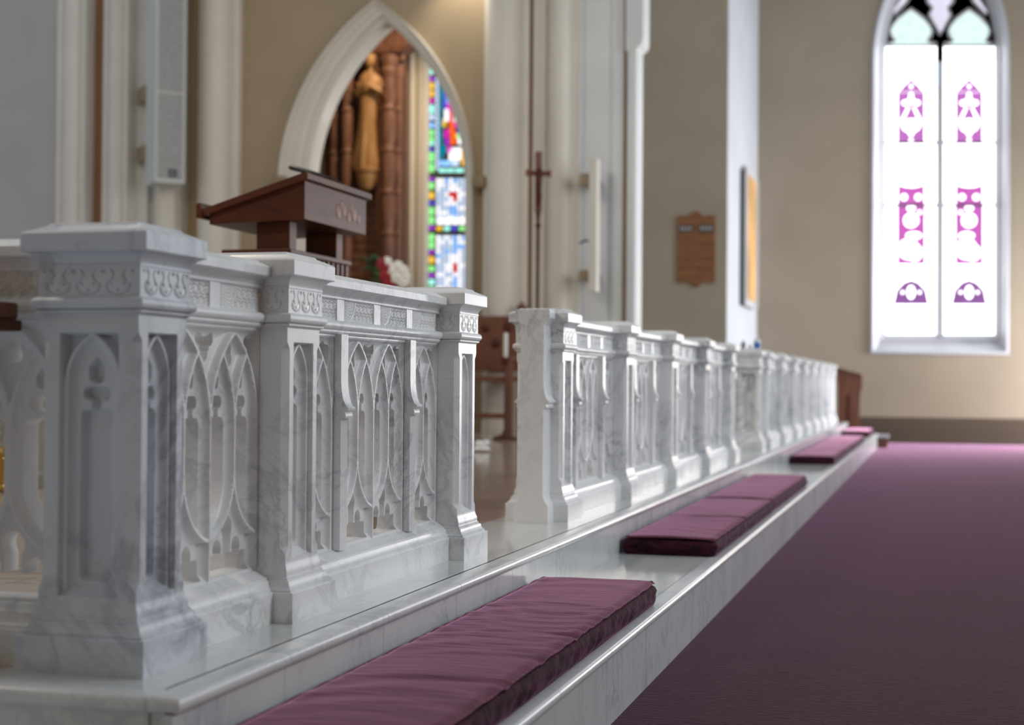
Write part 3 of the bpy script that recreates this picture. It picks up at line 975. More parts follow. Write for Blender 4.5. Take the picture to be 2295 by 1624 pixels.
S1 = [.128, .804, 2.108]
S2 = [3.485, 4.79, 6.105, 7.42, 8.70]
S3 = [10.47, 11.15, 12.47, 13.79, 15.08, 16.35, 17.65, 18.95, 20.15]
ORD = ['first', 'second', 'third', 'fourth', 'fifth', 'sixth', 'seventh', 'eighth', 'ninth']
rail_post(S1[0], 'large veined marble corner post in the left foreground', True, vein=True)
rail_post(S1[1], 'marble post between the two nearest rail panels')
rail_post(S1[2], 'marble end post of the nearest rail section before the gap')
e2 = rail_post(S2[0], 'marble gate post with a bracket-shaped jamb across the gap')
for k in range(1, 5):
    rail_post(S2[k], 'blurred marble post of the middle rail section, %s after the gate post' % ORD[k - 1])
for k, y in enumerate(S3):
    rail_post(y, ('blurred corner post where the distant rail section begins' if k == 0 else
                  'last marble post at the far end of the rail' if k == len(S3) - 1 else
                  'distant marble post, %s after the far corner post' % ORD[k - 1]), k == 0)
def between(a, c):
    return (a + c) / 2, c - a - .188
m_, L = between(S1[0], S1[1]); rail_panel(m_, 'short pierced marble panel beside the large corner post', True, L)
m_, L = between(S1[1], S1[2]); rail_panel(m_, 'sharp marble rail panel with two consoles nearest the gap', False, L)
for k in range(4):
    m_, L = between(S2[k], S2[k + 1])
    rail_panel(m_, '%s pierced marble panel of the middle rail section' % ORD[k], False, L)
for k in range(len(S3) - 1):
    m_, L = between(S3[k], S3[k + 1])
    rail_panel(m_, '%s panel of the distant rail section' % ORD[k], k == 0, L)
t = rail_panel(S1[0], 'shadowed marble side panel returning left from the corner post', False, LR, -PH - .0945 - LR / 2, -PI / 2)
t = rail_panel(S3[0], 'blurred marble return panel facing the viewer at the far gate', False, LR, -PH - .0945 - LR / 2, -PI / 2)
# bracket-shaped jamb on the gate post
jp = [(.0685, 0), (.0685, .066), (.064, .072), (.058, .080), (.052, .090), (.048, .102), (.0465, .115), (.0465, .440), (.048, .446), (.058, .448), (.060, .452), (.060, .460), (.057, .465), (.062, .468), (.069, .470), (.070, .476)] + \
     [(.0465 + .0235 * (1 - math.sin(a)), .476 + .085 * (1 - math.cos(a))) for a in arc_pts(R(4), R(90), 12)] + \
     [(.0465, .775), (.051, .778), (.053, .784), (.058, .787), (.061, .794), (.070, .800), (.0705, .826), (.067, .834)]
poly = [(a, z) for a, z in jp] + [(-a, z) for a, z in reversed(jp)]
MB().prism(poly, 'y', -.215, -.090).build('jamb', 'marble_rail', e2, ang=40)

# ------------------------------------------------------------------ cushions
def cushion(x0, x1, y0, y1, zt, label, seed, folds=()):
    t = thing('kneeling_cushion', label, 'cushion', ((x0 + x1) / 2, (y0 + y1) / 2, ZL), 0, 'purple velvet kneeling cushions')
    rng = np.random.RandomState(seed)
    a, bq = (x1 - x0) / 2, (y1 - y0) / 2
    nx, ny = 26, int(min(170, max(40, (y1 - y0) * 70)))
    hx = np.linspace(-1, 1, nx)
    hy = np.linspace(-1, 1, ny)
    ph = rng.rand(12) * 6.28
    def top(x, y):
        ex, ey = a - abs(x), bq - abs(y)
        r_ = .022
        cx = 1 - math.sqrt(max(0, 1 - (1 - min(ex / r_, 1)) ** 2))
        cy = 1 - math.sqrt(max(0, 1 - (1 - min(ey / r_, 1)) ** 2))
        z = zt - .016 * max(cx, cy)
        z += .006 * math.sin(PI * (x / a + 1) / 2) * (.6 + .4 * math.sin(y * 1.7 + ph[0]))
        z += .0014 * math.sin(y * 38 + 3.2 * math.sin(x * 9 + ph[1]) + ph[2]) * math.sin(y * 5.3 + ph[3])
        z += .0012 * math.sin(y * 71 + 4 * math.sin(x * 13 + ph[4])) * max(0, math.sin(y * 3.1 + ph[5]))
        for fy, depth in folds:
            z -= depth * math.exp(-((y + (y0 + y1) / 2 - fy - .03 * math.sin(x * 7)) / .022) ** 2) * (0.25 + .75 * max(0, x / a * .5 + .5))
        return z
    V, F = [], []
    for j in range(ny):
        for i in range(nx):
            x, y = hx[i] * (a - .003), hy[j] * (bq - .003)
            V.append((x, y, top(x, y)))
    for j in range(ny - 1):
        for i in range(nx - 1):
            F.append((j * nx + i, j * nx + i + 1, (j + 1) * nx + i + 1, (j + 1) * nx + i))
    mb = MB(); mb.V, mb.F = V, F
    mb.build('top_cover', 'velvet_top', t, fix=False, ang=60)
    # side band: rings around the outline from the seam to the floor
    out = []
    n1, n2 = ny, 14
    r_ = .016
    def outline(off):
        A, B = a + off, bq + off
        pts = []
        for k in range(n1): pts.append((A, -B + 2 * B * k / n1))
        for k in range(n2): pts.append((A - 2 * A * k / n2, B))
        for k in range(n1): pts.append((-A, B - 2 * B * k / n1))
        for k in range(n2): pts.append((-A + 2 * A * k / n2, -B))
        # round corners
        res = []
        for x, y in pts:
            ex, ey = abs(x) - (A - .03), abs(y) - (B - .03)
            if ex > 0 and ey > 0:
                l = math.hypot(ex, ey)
                if l > .03:
                    x = math.copysign(A - .03 + ex * .03 / l, x)
                    y = math.copysign(B - .03 + ey * .03 / l, y)
            res.append((x, y))
        return res
    rs = []
    for k in range(9):
        f = k / 8
        bul = -.004 + .011 * math.sin(PI * (1 - f) * .94 + .06)
        z = (zt - .014) * (1 - f) + .003 * f
        ring = []
        for x, y in outline(bul):
            w = .0035 * math.sin(y * 33 + x * 40 + 2.5 * math.sin(f * 4 + y * 11 + ph[6]) + ph[7]) * math.sin(PI * f) + .002 * math.sin(y * 71 + x * 55 + f * 7 + ph[8]) * math.sin(PI * f)
            l = math.hypot(x / a, y / bq) or 1
            ring.append((x + w * (1 if x > 0 else -1) * (abs(x) > a - .02), y + w * (1 if y > 0 else -1) * (abs(y) > bq - .02), z))
        rs.append(ring)
    q = MB()
    q.rings(rs[::-1])
    q.build('side_band', 'velvet_shaded', t, ang=60)
    # seam piping
    loop = outline(-.0045)
    rp = []
    for x, y in loop:
        rp.append((x, y, top(max(-a + .003, min(a - .003, x)), max(-bq + .003, min(bq - .003, y))) + .0005))
    q = MB()
    q.tube(rp + [rp[0]], .0022, 6)
    q.build('piping', 'velvet_top', t)
    return t
cushion(.152, .535, -.20, 2.34, .075, 'long purple velvet cushion in the foreground on the kneeling step', 1, ((.55, .006), (.85, .004), (1.2, .005)))
cushion(.150, .530, 3.72, 5.97, .075, 'purple cushion with a crease, its shaded end facing the viewer past the gap', 2, ((4.75, .016),))
cushion(.148, .525, 6.01, 8.35, .075, 'purple cushion butted behind the creased one beside the middle rail', 3)
cushion(.148, .525, 11.25, 14.1, .075, 'blurred pink-purple cushion with a shaded end near the far rail section', 4)
cushion(.148, .530, 14.14, 17.0, .075, 'blurred pink-purple cushion directly behind the far one with a shaded end', 5)
cushion(.140, .510, 18.9, 20.3, .075, 'smallest, most distant purple cushion at the end of the kneeling step', 6)

# ------------------------------------------------------------------ lectern
LY, LW, LX = 3.8, .76, None
lx = at(683, 450, LY).x
zf1, zf0 = at(683, 405, LY).z, at(683, 490, LY).z
zb1, zb0 = at(470, 480, LY).z, at(470, 503, LY).z
xb = at(470, 480, LY).x
lec = thing('lectern', 'dark mahogany lectern with sloping top and dentilled base shelf behind the rail', 'lectern', ((lx + xb) / 2, LY + LW / 2, 0))
ox, oy = (lx + xb) / 2, LY + LW / 2
def lp(q):
    q.V = [(x - ox, y - oy, z) for x, y, z in q.V]
    return q
lp(MB().prism([(lx, zf0), (lx, zf1), (xb, zb1), (xb, zb0)], 'y', LY, LY + LW)).build('desk_box', 'wood_mahogany', lec, ang=20)
sl = (zf1 - zb1) / (lx - xb)
lp(MB().prism([(lx + .022, zf1 + sl * .022), (lx + .022, zf1 + sl * .022 + .024), (lx + .012, zf1 + .034 + sl * .012), (xb - .03, zb1 + .03 - sl * .03), (xb - .03, zb1 - sl * .03)], 'y', LY - .022, LY + LW + .022)).build('desk_top', 'wood_mahogany', lec, ang=20)
lp(MB().prism([(xb - .052, zb1 - sl * .03 - .01), (xb - .052, zb1 + .045), (xb - .034, zb1 + .05), (xb - .026, zb1 + .02), (xb - .026, zb1 - sl * .03 - .01)], 'y', LY - .03, LY + LW + .03)).build('book_ledge', 'wood_mahogany', lec, ang=20)
# carved relief on the front
q = MB()
for dy, dz, r_ in [(.40, -.01, .035), (.47, .005, .03), (.53, -.02, .03), (.60, .0, .038), (.66, -.015, .028), (.57, .03, .02), (.44, .03, .02)]:
    q.ball((lx, LY + dy, (zf0 + zf1) / 2 + dz), r_, 12, 8, (.12, 1, 1))
lp(q).build('carved_relief', 'wood_red', lec)
xl0, xl1 = at(562, 520, LY).x, at(637, 520, LY).x
zs_ = at(600, 557, LY).z
for y0 in (LY + .06, LY + LW - .14):
    lp(MB().box(xl0, xl1, y0, y0 + .08, zs_, zf0 + .002, .004)).build('support', 'wood_mahogany', lec, smooth=False)
xs0, xs1 = at(494, 560, LY).x, at(650, 560, LY).x
lp(MB().box(xs0, xs1, LY + .01, LY + LW - .01, zs_ - .022, zs_, .004)).build('shelf', 'wood_mahogany', lec, smooth=False)
lp(MB().box(xs0 + .02, xs1 - .022, LY + .03, LY + LW - .03, zs_ - .085, zs_ - .022)).build('shelf_frieze', 'wood_mahogany', lec, smooth=False)
dm = MB().box(-.016, .0, -.016, .016, -.06, 0, .003).mesh('dentil', 'wood_mahogany', smooth=False)
for k in range(12):
    put('dentil', dm, lec, (xs1 - .006 - ox, LY + .055 + k * (LW - .11) / 11 - oy, zs_ - .024))
dm2 = MB().box(-.016, .016, 0, .016, -.06, 0, .003).mesh('dentil', 'wood_mahogany', smooth=False)
for k in range(8):
    put('dentil', dm2, lec, (xs0 + .05 + k * (xs1 - xs0 - .1) / 7 - ox, LY + .014 - oy, zs_ - .024))
lp(MB().box(xs0 + .05, xs1 - .05, LY + .06, LY + LW - .06, .10, zs_ - .085, .01)).build('pedestal', 'wood_mahogany', lec, smooth=False)
lp(MB().box(xs0 - .02, xs1 + .02, LY - .0, LY + LW, 0, .10, .012)).build('foot', 'wood_mahogany', lec, smooth=False)
# gooseneck microphone standing on the desk top
mic = thing('microphone', 'black gooseneck microphone rising from the lectern top', 'microphone', (0, 0, 0))
yb = LY + .50
xb_m = onx = at(766, 410, yb).x
zt_m = zf1 + .034 + sl * (xb_m - lx)
p0 = Vector((xb_m, yb, zt_m - .012))
p3 = at(648, 374, yb); p2 = at(720, 393, yb); p2b = at(745, 399, yb)
mic.location = p0
def ml(q):
    q.V = [(x - p0.x, y - p0.y, z - p0.z) for x, y, z in q.V]
    return q
ml(MB().tube([p0, at(765, 413, yb), at(758, 405, yb), p2b, at(735, 397, yb), p2], .0042, 8)).build('gooseneck', 'black_plastic', mic)
d = (p3 - p2)
ml(MB().tube([p2 - d * .02, p2, p2 + d * .08, p2 + d * .3, p2 + d * .95, p3], [.004, .008, .0095, .0115, .0125, .008], 12)).build('capsule', 'black_plastic', mic)

# ------------------------------------------------------------------ chapel: reredos, statue, flowers, stained glass
YR = 16.9
rx = lambda px, Y=YR: at(px, 300, Y).x
rz_ = lambda py, Y=YR: at(850, py, Y).z
rer = thing('reredos', 'carved brown wooden reredos with columns seen through the pointed arch', 'reredos', ((rx(725) + rx(905)) / 2, YR, 0))
ro = rer.location.copy()
def rl(q):
    q.V = [(x - ro.x, y - ro.y, z) for x, y, z in q.V]
    return q
ztop = rz_(40)
rl(MB().box(rx(735), rx(895), YR + .25, YR + .32, .0, ztop)).build('back_panel', 'wood_carved', rer, smooth=False)
bm_ = None
nb = 40
bw = rx(858, YR + .22) - rx(790, YR + .22)
slat = MB().box(-.5, .5, -.03, 0, .008, .112, .006).mesh('slat', 'wood_carved', smooth=False)
for k in range(26):
    put('slat', slat, rer, ((rx(790, YR + .22) + rx(858, YR + .22)) / 2 - ro.x, .25, k * .122), 0, (bw, 1, 1))
def column(px, r, mat, z1, y=YR):
    pr = [(r * 1.4, 0), (r * 1.4, .25), (r * 1.05, .3), (r, .35)]
    z = .35
    while z < z1 - .5:
        pr += [(r * .86, z + .02), (r, z + .10), (r, z + .42), (r * .9, z + .46), (r * 1.12, z + .49), (r * .9, z + .53)]
        z += .56
    pr += [(r, z1 - .3), (r * 1.3, z1 - .2), (r * 1.1, z1 - .15), (r * 1.5, z1 - .05), (r * 1.5, z1)]
    rl(MB().lathe(pr, rx(px, y), y, 16)).build('column', mat, rer)
column(734, .045, 'wood_brown', ztop - .1, YR + .2)
column(752, .075, 'wood_carved', ztop - .1, YR + .1)
column(778, .080, 'wood_carved', ztop - .1, YR)
column(871, .095, 'wood_carved', rz_(128), YR)
column(893, .060, 'wood_carved', rz_(128), YR + .1)
# carved canopy over the right column and the niche
q = MB()
for k, (px, py, r_) in enumerate([(865, 90, .13), (885, 110, .11), (850, 80, .10), (900, 95, .09), (880, 75, .12), (900, 128, .06), (858, 118, .08)]):
    p = at(px, py, YR)
    q.ball((p.x, YR + .02, p.z), r_, 10, 7, (.8, .9, 1.1))
rl(q).build('canopy_carving', 'wood_carved', rer)
a, c = at(838, 70, YR), at(912, 140, YR)
rl(MB().loft([(.20, .14, c.z + .12), (.27, .2, c.z + .22), (.28, .2, a.z), (.33, .24, a.z + .08), (.33, .24, a.z + .2)], (a.x + c.x) / 2, YR + .06)).build('canopy', 'wood_carved', rer)
a, c = at(770, 60, YR), at(845, 118, YR)
rl(MB().box(a.x, c.x + .1, YR - .05, YR + .3, c.z, c.z + .5, .03)).build('niche_head', 'wood_brown', rer, smooth=False)
rl(MB().box(rx(846), rx(858), YR - .02, YR + .25, 0, ztop - .3, .01)).build('niche_side', 'wood_brown', rer, smooth=False)
# bracket carrying the statue
pb = at(818, 376, YR - .1)
br = [(.035, -.30), (.085, -.27), (.12, -.20), (.14, -.11), (.15, -.05), (.172, -.04), (.176, 0)]
rl(MB().lathe(br, pb.x, YR - .02, 20, pb.z)).build('statue_bracket', 'wood_statue', rer)
st = thing('statue', 'carved honey-brown wooden statue of a robed figure on a bracket', 'statue', (pb.x, YR - .02, pb.z))
Hs = at(830, 118, YR - .02).z - pb.z
# robe: lofted rings with folds, leaning slightly to the right towards the top
rs = []
prof = [(0, .155, .12), (.06, .165, .13), (.20, .135, .11), (.36, .115, .10), (.50, .115, .10), (.60, .13, .11), (.68, .155, .12), (.74, .165, .115), (.79, .15, .10), (.825, .10, .08), (.845, .048, .048), (.87, .045, .048), (.885, .078, .085), (.92, .100, .11), (.955, .098, .105), (.985, .065, .07), (1.0, .012, .014)]
for f, ax, ay in prof:
    ring = []
    for i in range(28):
        th = 2 * PI * i / 28
        fold = 1 + (.10 * math.sin(th * 7 + 1.2) + .06 * math.sin(th * 11)) * max(0, 1 - f * 1.5)
        ring.append((ax * fold * math.cos(th) + .075 * f ** 1.4 - .02, ay * fold * math.sin(th), f * Hs))
    rs.append(ring)
q = MB().rings(rs)
dx = .055
for s in (-1, 1):
    sh = Vector((dx + s * .125, -.02, Hs * .77))
    el = Vector((dx + s * .165, -.10, Hs * .64))
    ha = Vector((dx + s * .03, -.185, Hs * .70))
    q.tube([sh, (sh + el) / 2 + Vector((s * .015, 0, 0)), el, (el + ha) / 2, ha], [.055, .058, .052, .04, .026], 10)
    for f_ in range(4):
        q.tube([ha + Vector((-s * .004 * f_, 0, .012 * f_ - .02)), ha + Vector((-s * .03, -.022, .012 * f_ - .004)), ha + Vector((-s * .035, -.03, .012 * f_ + .02))], [.009, .008, .005], 6)
# face: nose, brow, veil
q.ball((dx, -.085, Hs * .918), .016, 8, 6, (.8, 1, 1.6))
q.build('figure', 'wood_statue', st)
vs = []
for f, ax, ay in [(.72, .12, .10), (.80, .125, .105), (.86, .115, .11), (.93, .122, .125), (.98, .095, .10), (1.012, .03, .03)]:
    vs.append([(ax * math.cos(th) + dx, ay * math.sin(th) + .02, f * Hs) for th in [R(-50 + 280 * i / 18) for i in range(19)]])
MB().rings(vs, cap=False, closed=False).build('hair', 'wood_brown', st)

# flowers in front of the reredos
YF = 9.5
fb = at(868, 640, YF)
fl_ = thing('flower_arrangement', 'red and white flowers with dark green leaves below the reredos', 'flowers', (fb.x, YF, 0))
def fr(px, py):
    p = at(px, py, YF)
    return (p.x - fb.x, 0, p.z)
base = fr(868, 655)
MB().lathe([(.0, .0), (.13, .0), (.14, .03), (.05, .06), (.035, .2), (.035, base[2] - .25), (.09, base[2] - .15), (.12, base[2] + .0), (.10, base[2] + .01)], 0, 0, 20).build('vase_stand', 'brass_dull', fl_)
rnd = random.Random(3)
for px, py, r_ in [(832, 590, .10), (842, 612, .09), (850, 628, .10), (826, 606, .07), (862, 634, .09), (846, 582, .06)]:
    x, y, z = fr(px, py)
    pts = []
    q = MB()
    for k in range(7):
        a = rnd.uniform(0, 6.28); el = rnd.uniform(-.4, .9)
        d_ = Vector((math.cos(a) * math.cos(el), math.sin(a) * math.cos(el), math.sin(el)))
        sd = d_.cross(Vector((0, 0, 1))).normalized() * r_ * .3
        c0 = Vector((x, rnd.uniform(-.04, .04), z))
        up_ = Vector((0, 0, .012))
        q.add([c0, c0 + d_ * r_ * .5 + sd + up_, c0 + d_ * r_ * 1.1, c0 + d_ * r_ * .5 - sd + up_, c0 + d_ * r_ * .5 + up_ * 2],
              [(0, 1, 4), (1, 2, 4), (2, 3, 4), (3, 0, 4)])
    q.build('leaf_spray', 'leaf_green', fl_, fix=False)
def bloom(px, py, r_, mat, name):
    x, y, z = fr(px, py)
    q = MB()
    for ring, (n_, rr, tz) in enumerate([(7, r_, .0), (5, r_ * .65, r_ * .35)]):
        for k in range(n_):
            a = 2 * PI * k / n_ + ring
            q.ball((x + math.cos(a) * rr * .55, -.05 - rr * .2 * ring, z + math.sin(a) * rr * .55), rr * .5, 8, 6, (1, .5, 1))
    q.ball((x, -.06, z), r_ * .35, 8, 6)
    q.build(name, mat, fl_)
for px, py, r_ in [(862, 592, .055), (873, 603, .05), (868, 618, .055), (880, 622, .05), (876, 634, .05)]:
    bloom(px, py, r_, 'petal_red', 'red_bloom')
for px, py, r_ in [(872, 588, .045), (884, 606, .055), (896, 598, .05), (906, 608, .055), (898, 622, .055), (912, 620, .045), (886, 622, .05), (908, 632, .05)]:
    bloom(px, py, r_, 'petal_white', 'white_bloom')

# stained glass window of the chapel
YSG = YG - .03
sg = struct(put('window_2', None, None, (at(1010, 400, YSG).x, YSG, 0)))
so = sg.location.copy()
def sp(px, py):
    v = at(px, py, YSG)
    return (v.x - so.x, v.z)
a, c = sp(958, 720), sp(1100, 140)
MB().box(a[0], c[0], .0, .02, a[1] - .3, c[1] + .3).build('leading', 'slot_dark', sg, smooth=False)
unit = MB().prism(circ((0, 0), .5, 8, 1, 1), 'y', -.012, 0)
unitbox = MB().box(-.5, .5, -.012, 0, -.5, .5)
mesh_cache = {}
def glass(px, py, w, h, mat, shape='b'):
    k = (mat, shape)
    if k not in mesh_cache:
        mesh_cache[k] = (unitbox if shape == 'b' else unit).mesh('pane', mat, smooth=False)
    x, z = sp(px, py)
    s_ = (at(px + 1, py, YSG) - at(px, py, YSG)).x
    put('pane', mesh_cache[k], sg, (x, 0, z), 0, (w * s_, 1, h * s_))
rnd = random.Random(11)
# border column, top to bottom
bc = [(160, 14, 'g_aqua'), (177, 10, 'g_purple'), (192, 15, 'g_amber'), (210, 16, 'g_amber'), (226, 9, 'g_magenta'), (245, 20, 'g_aqua'), (263, 12, 'g_pale'), (281, 11, 'g_sky'), (297, 14, 'g_green'),
      (312, 12, 'g_green'), (322, 9, 'g_aqua'), (335, 8, 'g_blue'), (352, 22, 'g_green'), (376, 20, 'g_green'), (402, 9, 'g_purple'), (416, 16, 'g_green'), (438, 16, 'g_amber'), (455, 10, 'g_blue'), (473, 18, 'g_green'),
      (494, 18, 'g_green'), (510, 10, 'g_purple'), (531, 16, 'g_green'), (549, 18, 'g_green'), (564, 9, 'g_purple'), (582, 16, 'g_amber'), (602, 14, 'g_green'), (617, 10, 'g_purple'), (632, 14, 'g_aqua'), (650, 16, 'g_green')]
for y, h, mt in bc:
    glass(968, y, 11, h - 2, mt)
for k in range(20):
    glass(980, 178 + k * 10.4, 8, 8.5, 'g_pale', 'c')
# figure light: teal ground, blue, coral and red pieces, pale pieces
fig = [(989, 190, 7, 16, 'g_teal'), (990, 212, 8, 22, 'g_teal'), (988, 240, 6, 28, 'g_teal'), (988, 275, 6, 30, 'g_teal'), (988, 310, 7, 32, 'g_teal'), (989, 343, 8, 28, 'g_teal'),
       (997, 208, 11, 22, 'g_blue'), (998, 232, 9, 20, 'g_blue'), (1003, 222, 8, 18, 'g_sky'), (1006, 240, 8, 16, 'g_magenta'), (1013, 236, 9, 20, 'g_coral'), (1001, 258, 9, 26, 'g_white'), (996, 276, 8, 16, 'g_amber'),
       (1010, 262, 8, 22, 'g_coral'), (1013, 285, 12, 24, 'g_orange'), (1016, 310, 14, 26, 'g_orange'), (1022, 262, 9, 20, 'g_white'), (1022, 280, 8, 10, 'g_magenta'), (1029, 292, 8, 18, 'g_blue'), (1027, 305, 8, 10, 'g_green'),
       (1001, 300, 9, 18, 'g_magenta'), (1002, 318, 8, 12, 'g_purple'), (1032, 316, 10, 14, 'g_white'), (1008, 335, 10, 14, 'g_magenta'), (1020, 345, 27, 26, 'g_white'), (996, 335, 8, 16, 'g_teal'),
       (1003, 366, 14, 12, 'g_sky'), (1020, 366, 16, 12, 'g_pale'), (990, 366, 9, 12, 'g_sky'), (1037, 350, 6, 40, 'g_amber'), (992, 382, 16, 8, 'g_aqua'), (1010, 382, 16, 8, 'g_aqua'), (1030, 382, 18, 8, 'g_aqua')]
for px, y, w_, h, mt in fig:
    glass(px, y, w_, h, mt)
# lower quarry panels
for (ya, yb2) in ((404, 478), (532, 640)):
    yy = ya
    while yy < yb2 + 14:
        xx = 982
        while xx < 1046:
            d1 = abs(xx - 1020) + abs(yy - (437 if ya < 500 else 597)) * .9
            mt = 'g_red' if d1 < 11 else ('g_white' if d1 < 22 else ('g_sky' if abs(xx - 1020) < 5 else rnd.choice(['g_pale', 'g_white', 'g_pale', 'g_sky' if rnd.random() < .3 else 'g_white'])))
            glass(xx, yy, 8.6, 9.2, mt, 'c' if mt != 'g_red' else 'b')
            xx += 9.6
        yy += 10.4
for k in range(4):
    glass(987 + k * 17, 494, 15, 17, 'g_white')
for k, mt in enumerate(['g_amber', 'g_aqua', 'g_blue', 'g_green']):
    glass(985 + k * 17, 512, 13, 9, mt)
# ------------------------------------------------------------------ loudspeakers
YS_ = 13.25
a = at(381, 410, YS_)
spk = thing('column_loudspeaker', 'tall pale grey column loudspeaker with perforated grille on the left pier', 'loudspeaker', (a.x, YS_, a.z), R(44))
MB().box(-.175, .175, 0, .42, 0, 3.2, .012).build('cabinet', 'speaker_cream', spk, smooth=False)
gm, nt, b = nodes_of('grille')
n = N(nt, 'ShaderNodeTexVoronoi', Scale=90.0)
nt.links.new(world_pos(nt), n.inputs['Vector'])
rr = ramp(nt, n.outputs['Distance'], [(.25, (.16, .16, .155)), (.5, (.42, .42, .41))])
nt.links.new(rr.outputs[0], b.inputs['Base Color'])
b.inputs['Roughness'].default_value = .5
MB().box(-.145, .140, -.010, .002, .05, 1.02, .004).build('grille', 'grille', spk, smooth=False)
MB().box(-.145, .140, -.010, .002, 1.045, 3.15, .004).build('grille', 'grille', spk, smooth=False)
lg = MB().box(-.02, .075, -.016, -.008, .07, .155, .003).build('badge', 'black_plastic', spk, smooth=False)
tc = bpy.data.curves.new('badge_lettering', 'FONT')
tc.body = 'JBL'
tc.size = .038
tc.align_x = 'CENTER'
tc.extrude = .001
tc.materials.append(MAT['digit_white'])
tmp = bpy.data.objects.new('tmp', tc)
COL.objects.link(tmp)
bpy.context.view_layer.update()
lm = bpy.data.meshes.new_from_object(tmp.evaluated_get(bpy.context.evaluated_depsgraph_get()))
bpy.data.objects.remove(tmp)
to = bpy.data.objects.new('badge_lettering', lm)
COL.objects.link(to)
to.parent = lg
to.location = (.0275, -.0175, .099)
to.rotation_euler = (PI / 2, 0, 0)
for zz in (.36, 1.05):
    MB().box(-.19, -.07, .40, .74, zz - .06, zz + .12, .01).build('wall_mount', 'brass_dull', spk, smooth=False)
# second speaker edge-on at the right pier
YS2 = 13.4
a = at(1330, 655, YS2)
hh = at(1330, 356, YS2).z - a.z
sp2 = thing('slim_loudspeaker', 'slim cream loudspeaker held by two brass brackets on the right pier', 'loudspeaker', (a.x, YS2, a.z))
MB().box(-.045, .045, -.06, .10, 0, hh, .015).build('cabinet', 'cream_paint', sp2, smooth=False)
for py0, py1 in ((388, 413), (605, 626)):
    z0, z1 = at(1330, py1, YS2).z - a.z, at(1330, py0, YS2).z - a.z
    MB().box(-.155, -.045, -.02, .52, z0, z1, .008).build('mounting_bracket', 'brass_dull', sp2, smooth=False)
z0 = at(1330, 545, YS2).z - a.z
MB().tube([(-.15, 0, z0), (-.10, -.01, z0 + .03), (-.04, -.03, z0 + .02)], .012, 8).build('cable', 'black_plastic', sp2)

# ------------------------------------------------------------------ processional crucifix
YX = 11.2
a = at(1207, 380, YX)
ztp = at(1207, 340, YX).z
cr = thing('processional_crucifix', 'tall dark wooden processional crucifix standing before the cream pier', 'crucifix', (a.x, YX, 0), R(28))
MB().lathe([(.16, 0), (.16, .03), (.05, .06), (.024, .12), (.020, .4), (.017, 1.2), (.020, at(1207, 510, YX).z), (.032, at(1207, 508, YX).z + .01), (.018, at(1207, 505, YX).z + .03), (.028, at(1207, 470, YX).z)], 0, 0, 14).build('staff', 'wood_mahogany', cr)
zr = at(1207, 388, YX).z
MB().box(-.030, .030, -.02, .02, at(1207, 475, YX).z, ztp, .004).build('upright', 'wood_red', cr, smooth=False)
MB().box(-.105, .105, -.016, .016, zr - .022, zr + .022, .004).build('crossbar', 'wood_red', cr, smooth=False)
for s in (-1, 1):
    MB().box(s * .105 - .014, s * .105 + .014, -.02, .02, zr - .032, zr + .032, .006).build('bar_end', 'wood_red', cr, smooth=False)
q = MB()
zt2 = zr - .02
q.tube([(0, -.035, zt2 - .30), (.004, -.05, zt2 - .22), (0, -.045, zt2 - .14), (0, -.04, zt2 - .07), (0, -.035, zt2 - .01), (0, -.04, zt2 + .02)], [.012, .022, .024, .03, .034, .014], 10)
q.ball((.006, -.048, zt2 + .045), .022, 10, 8, (.9, 1, 1.15))
for s in (-1, 1):
    q.tube([(s * .025, -.035, zt2 - .005), (s * .055, -.03, zt2 + .015), (s * .095, -.022, zt2 + .022)], [.014, .010, .007], 8)
q.build('corpus', 'wood_mahogany', cr)

# ------------------------------------------------------------------ presider's chair, candle, cloth
cc = at(1108, 900, 13.1)
ch = thing('sanctuary_chair', 'dark carved wooden sanctuary chair with pointed finials beyond the gap', 'chair', (cc.x - .12, 13.25, 0))
def cz(py): return at(1108, py, 13.1).z
zseat, zback = cz(842), cz(704)
MB().box(-.30, .28, -.26, .28, zseat - .06, zseat, .012).build('seat', 'wood_red', ch, smooth=False)
for x in (-.28, .30):
    for y in (-.24, .26):
        if y < 0:
            MB().box(x - .035, x + .035, y - .035, y + .035, 0, zseat + .16, .008).build('leg', 'wood_red', ch, smooth=False)
for x in (-.28, .30):
    zt3 = zback + .02
    MB().loft([(.035, .035, 0), (.035, .035, zt3), (.05, .05, zt3 + .01), (.05, .05, zt3 + .03), (.028, .028, zt3 + .04), (.05, .05, zt3 + .075), (.002, .002, zt3 + .14)], x, .27).build('back_post', 'wood_red', ch)
bk = MB().box(-.27, .29, .24, .29, zseat + .05, zback, .008).build('backrest', 'wood_red', ch, smooth=False)
for x, z in ((-.1, zback - .13), (.15, zback - .12), (.02, zback - .30)):
    MB().lathe([(.002, -.012), (.05, -.012), (.055, 0), (.03, .012), (.002, .014)], 0, 0, 14).build('rosette', 'wood_mahogany', bk)
    o = bk.children[-1]
    o.location, o.rotation_euler = (x, .238, z), (PI / 2, 0, 0)
for x in (-.29, .31):
    MB().box(x - .035, x + .035, -.30, .27, zseat + .16, zseat + .20, .01).build('armrest', 'wood_red', ch, smooth=False)
MB().box(-.26, .28, -.25, -.22, .16, .22, .006).build('stretcher', 'wood_red', ch, smooth=False)
YK = 11.6
ck = at(1133, 800, YK)
cdl = thing('candle_stand', 'white candle on a dark stand beside the sanctuary chair', 'candle', (ck.x, YK, 0))
MB().lathe([(.12, 0), (.12, .02), (.03, .05), (.012, .1), (.011, ck.z - .08), (.04, ck.z - .05), (.05, ck.z), (.02, ck.z)], 0, 0, 14).build('stand', 'wood_mahogany', cdl)
MB().lathe([(.020, ck.z), (.020, at(1133, 747, YK).z), (.006, at(1133, 745, YK).z)], 0, 0, 14).build('candle', 'white_wax', cdl)
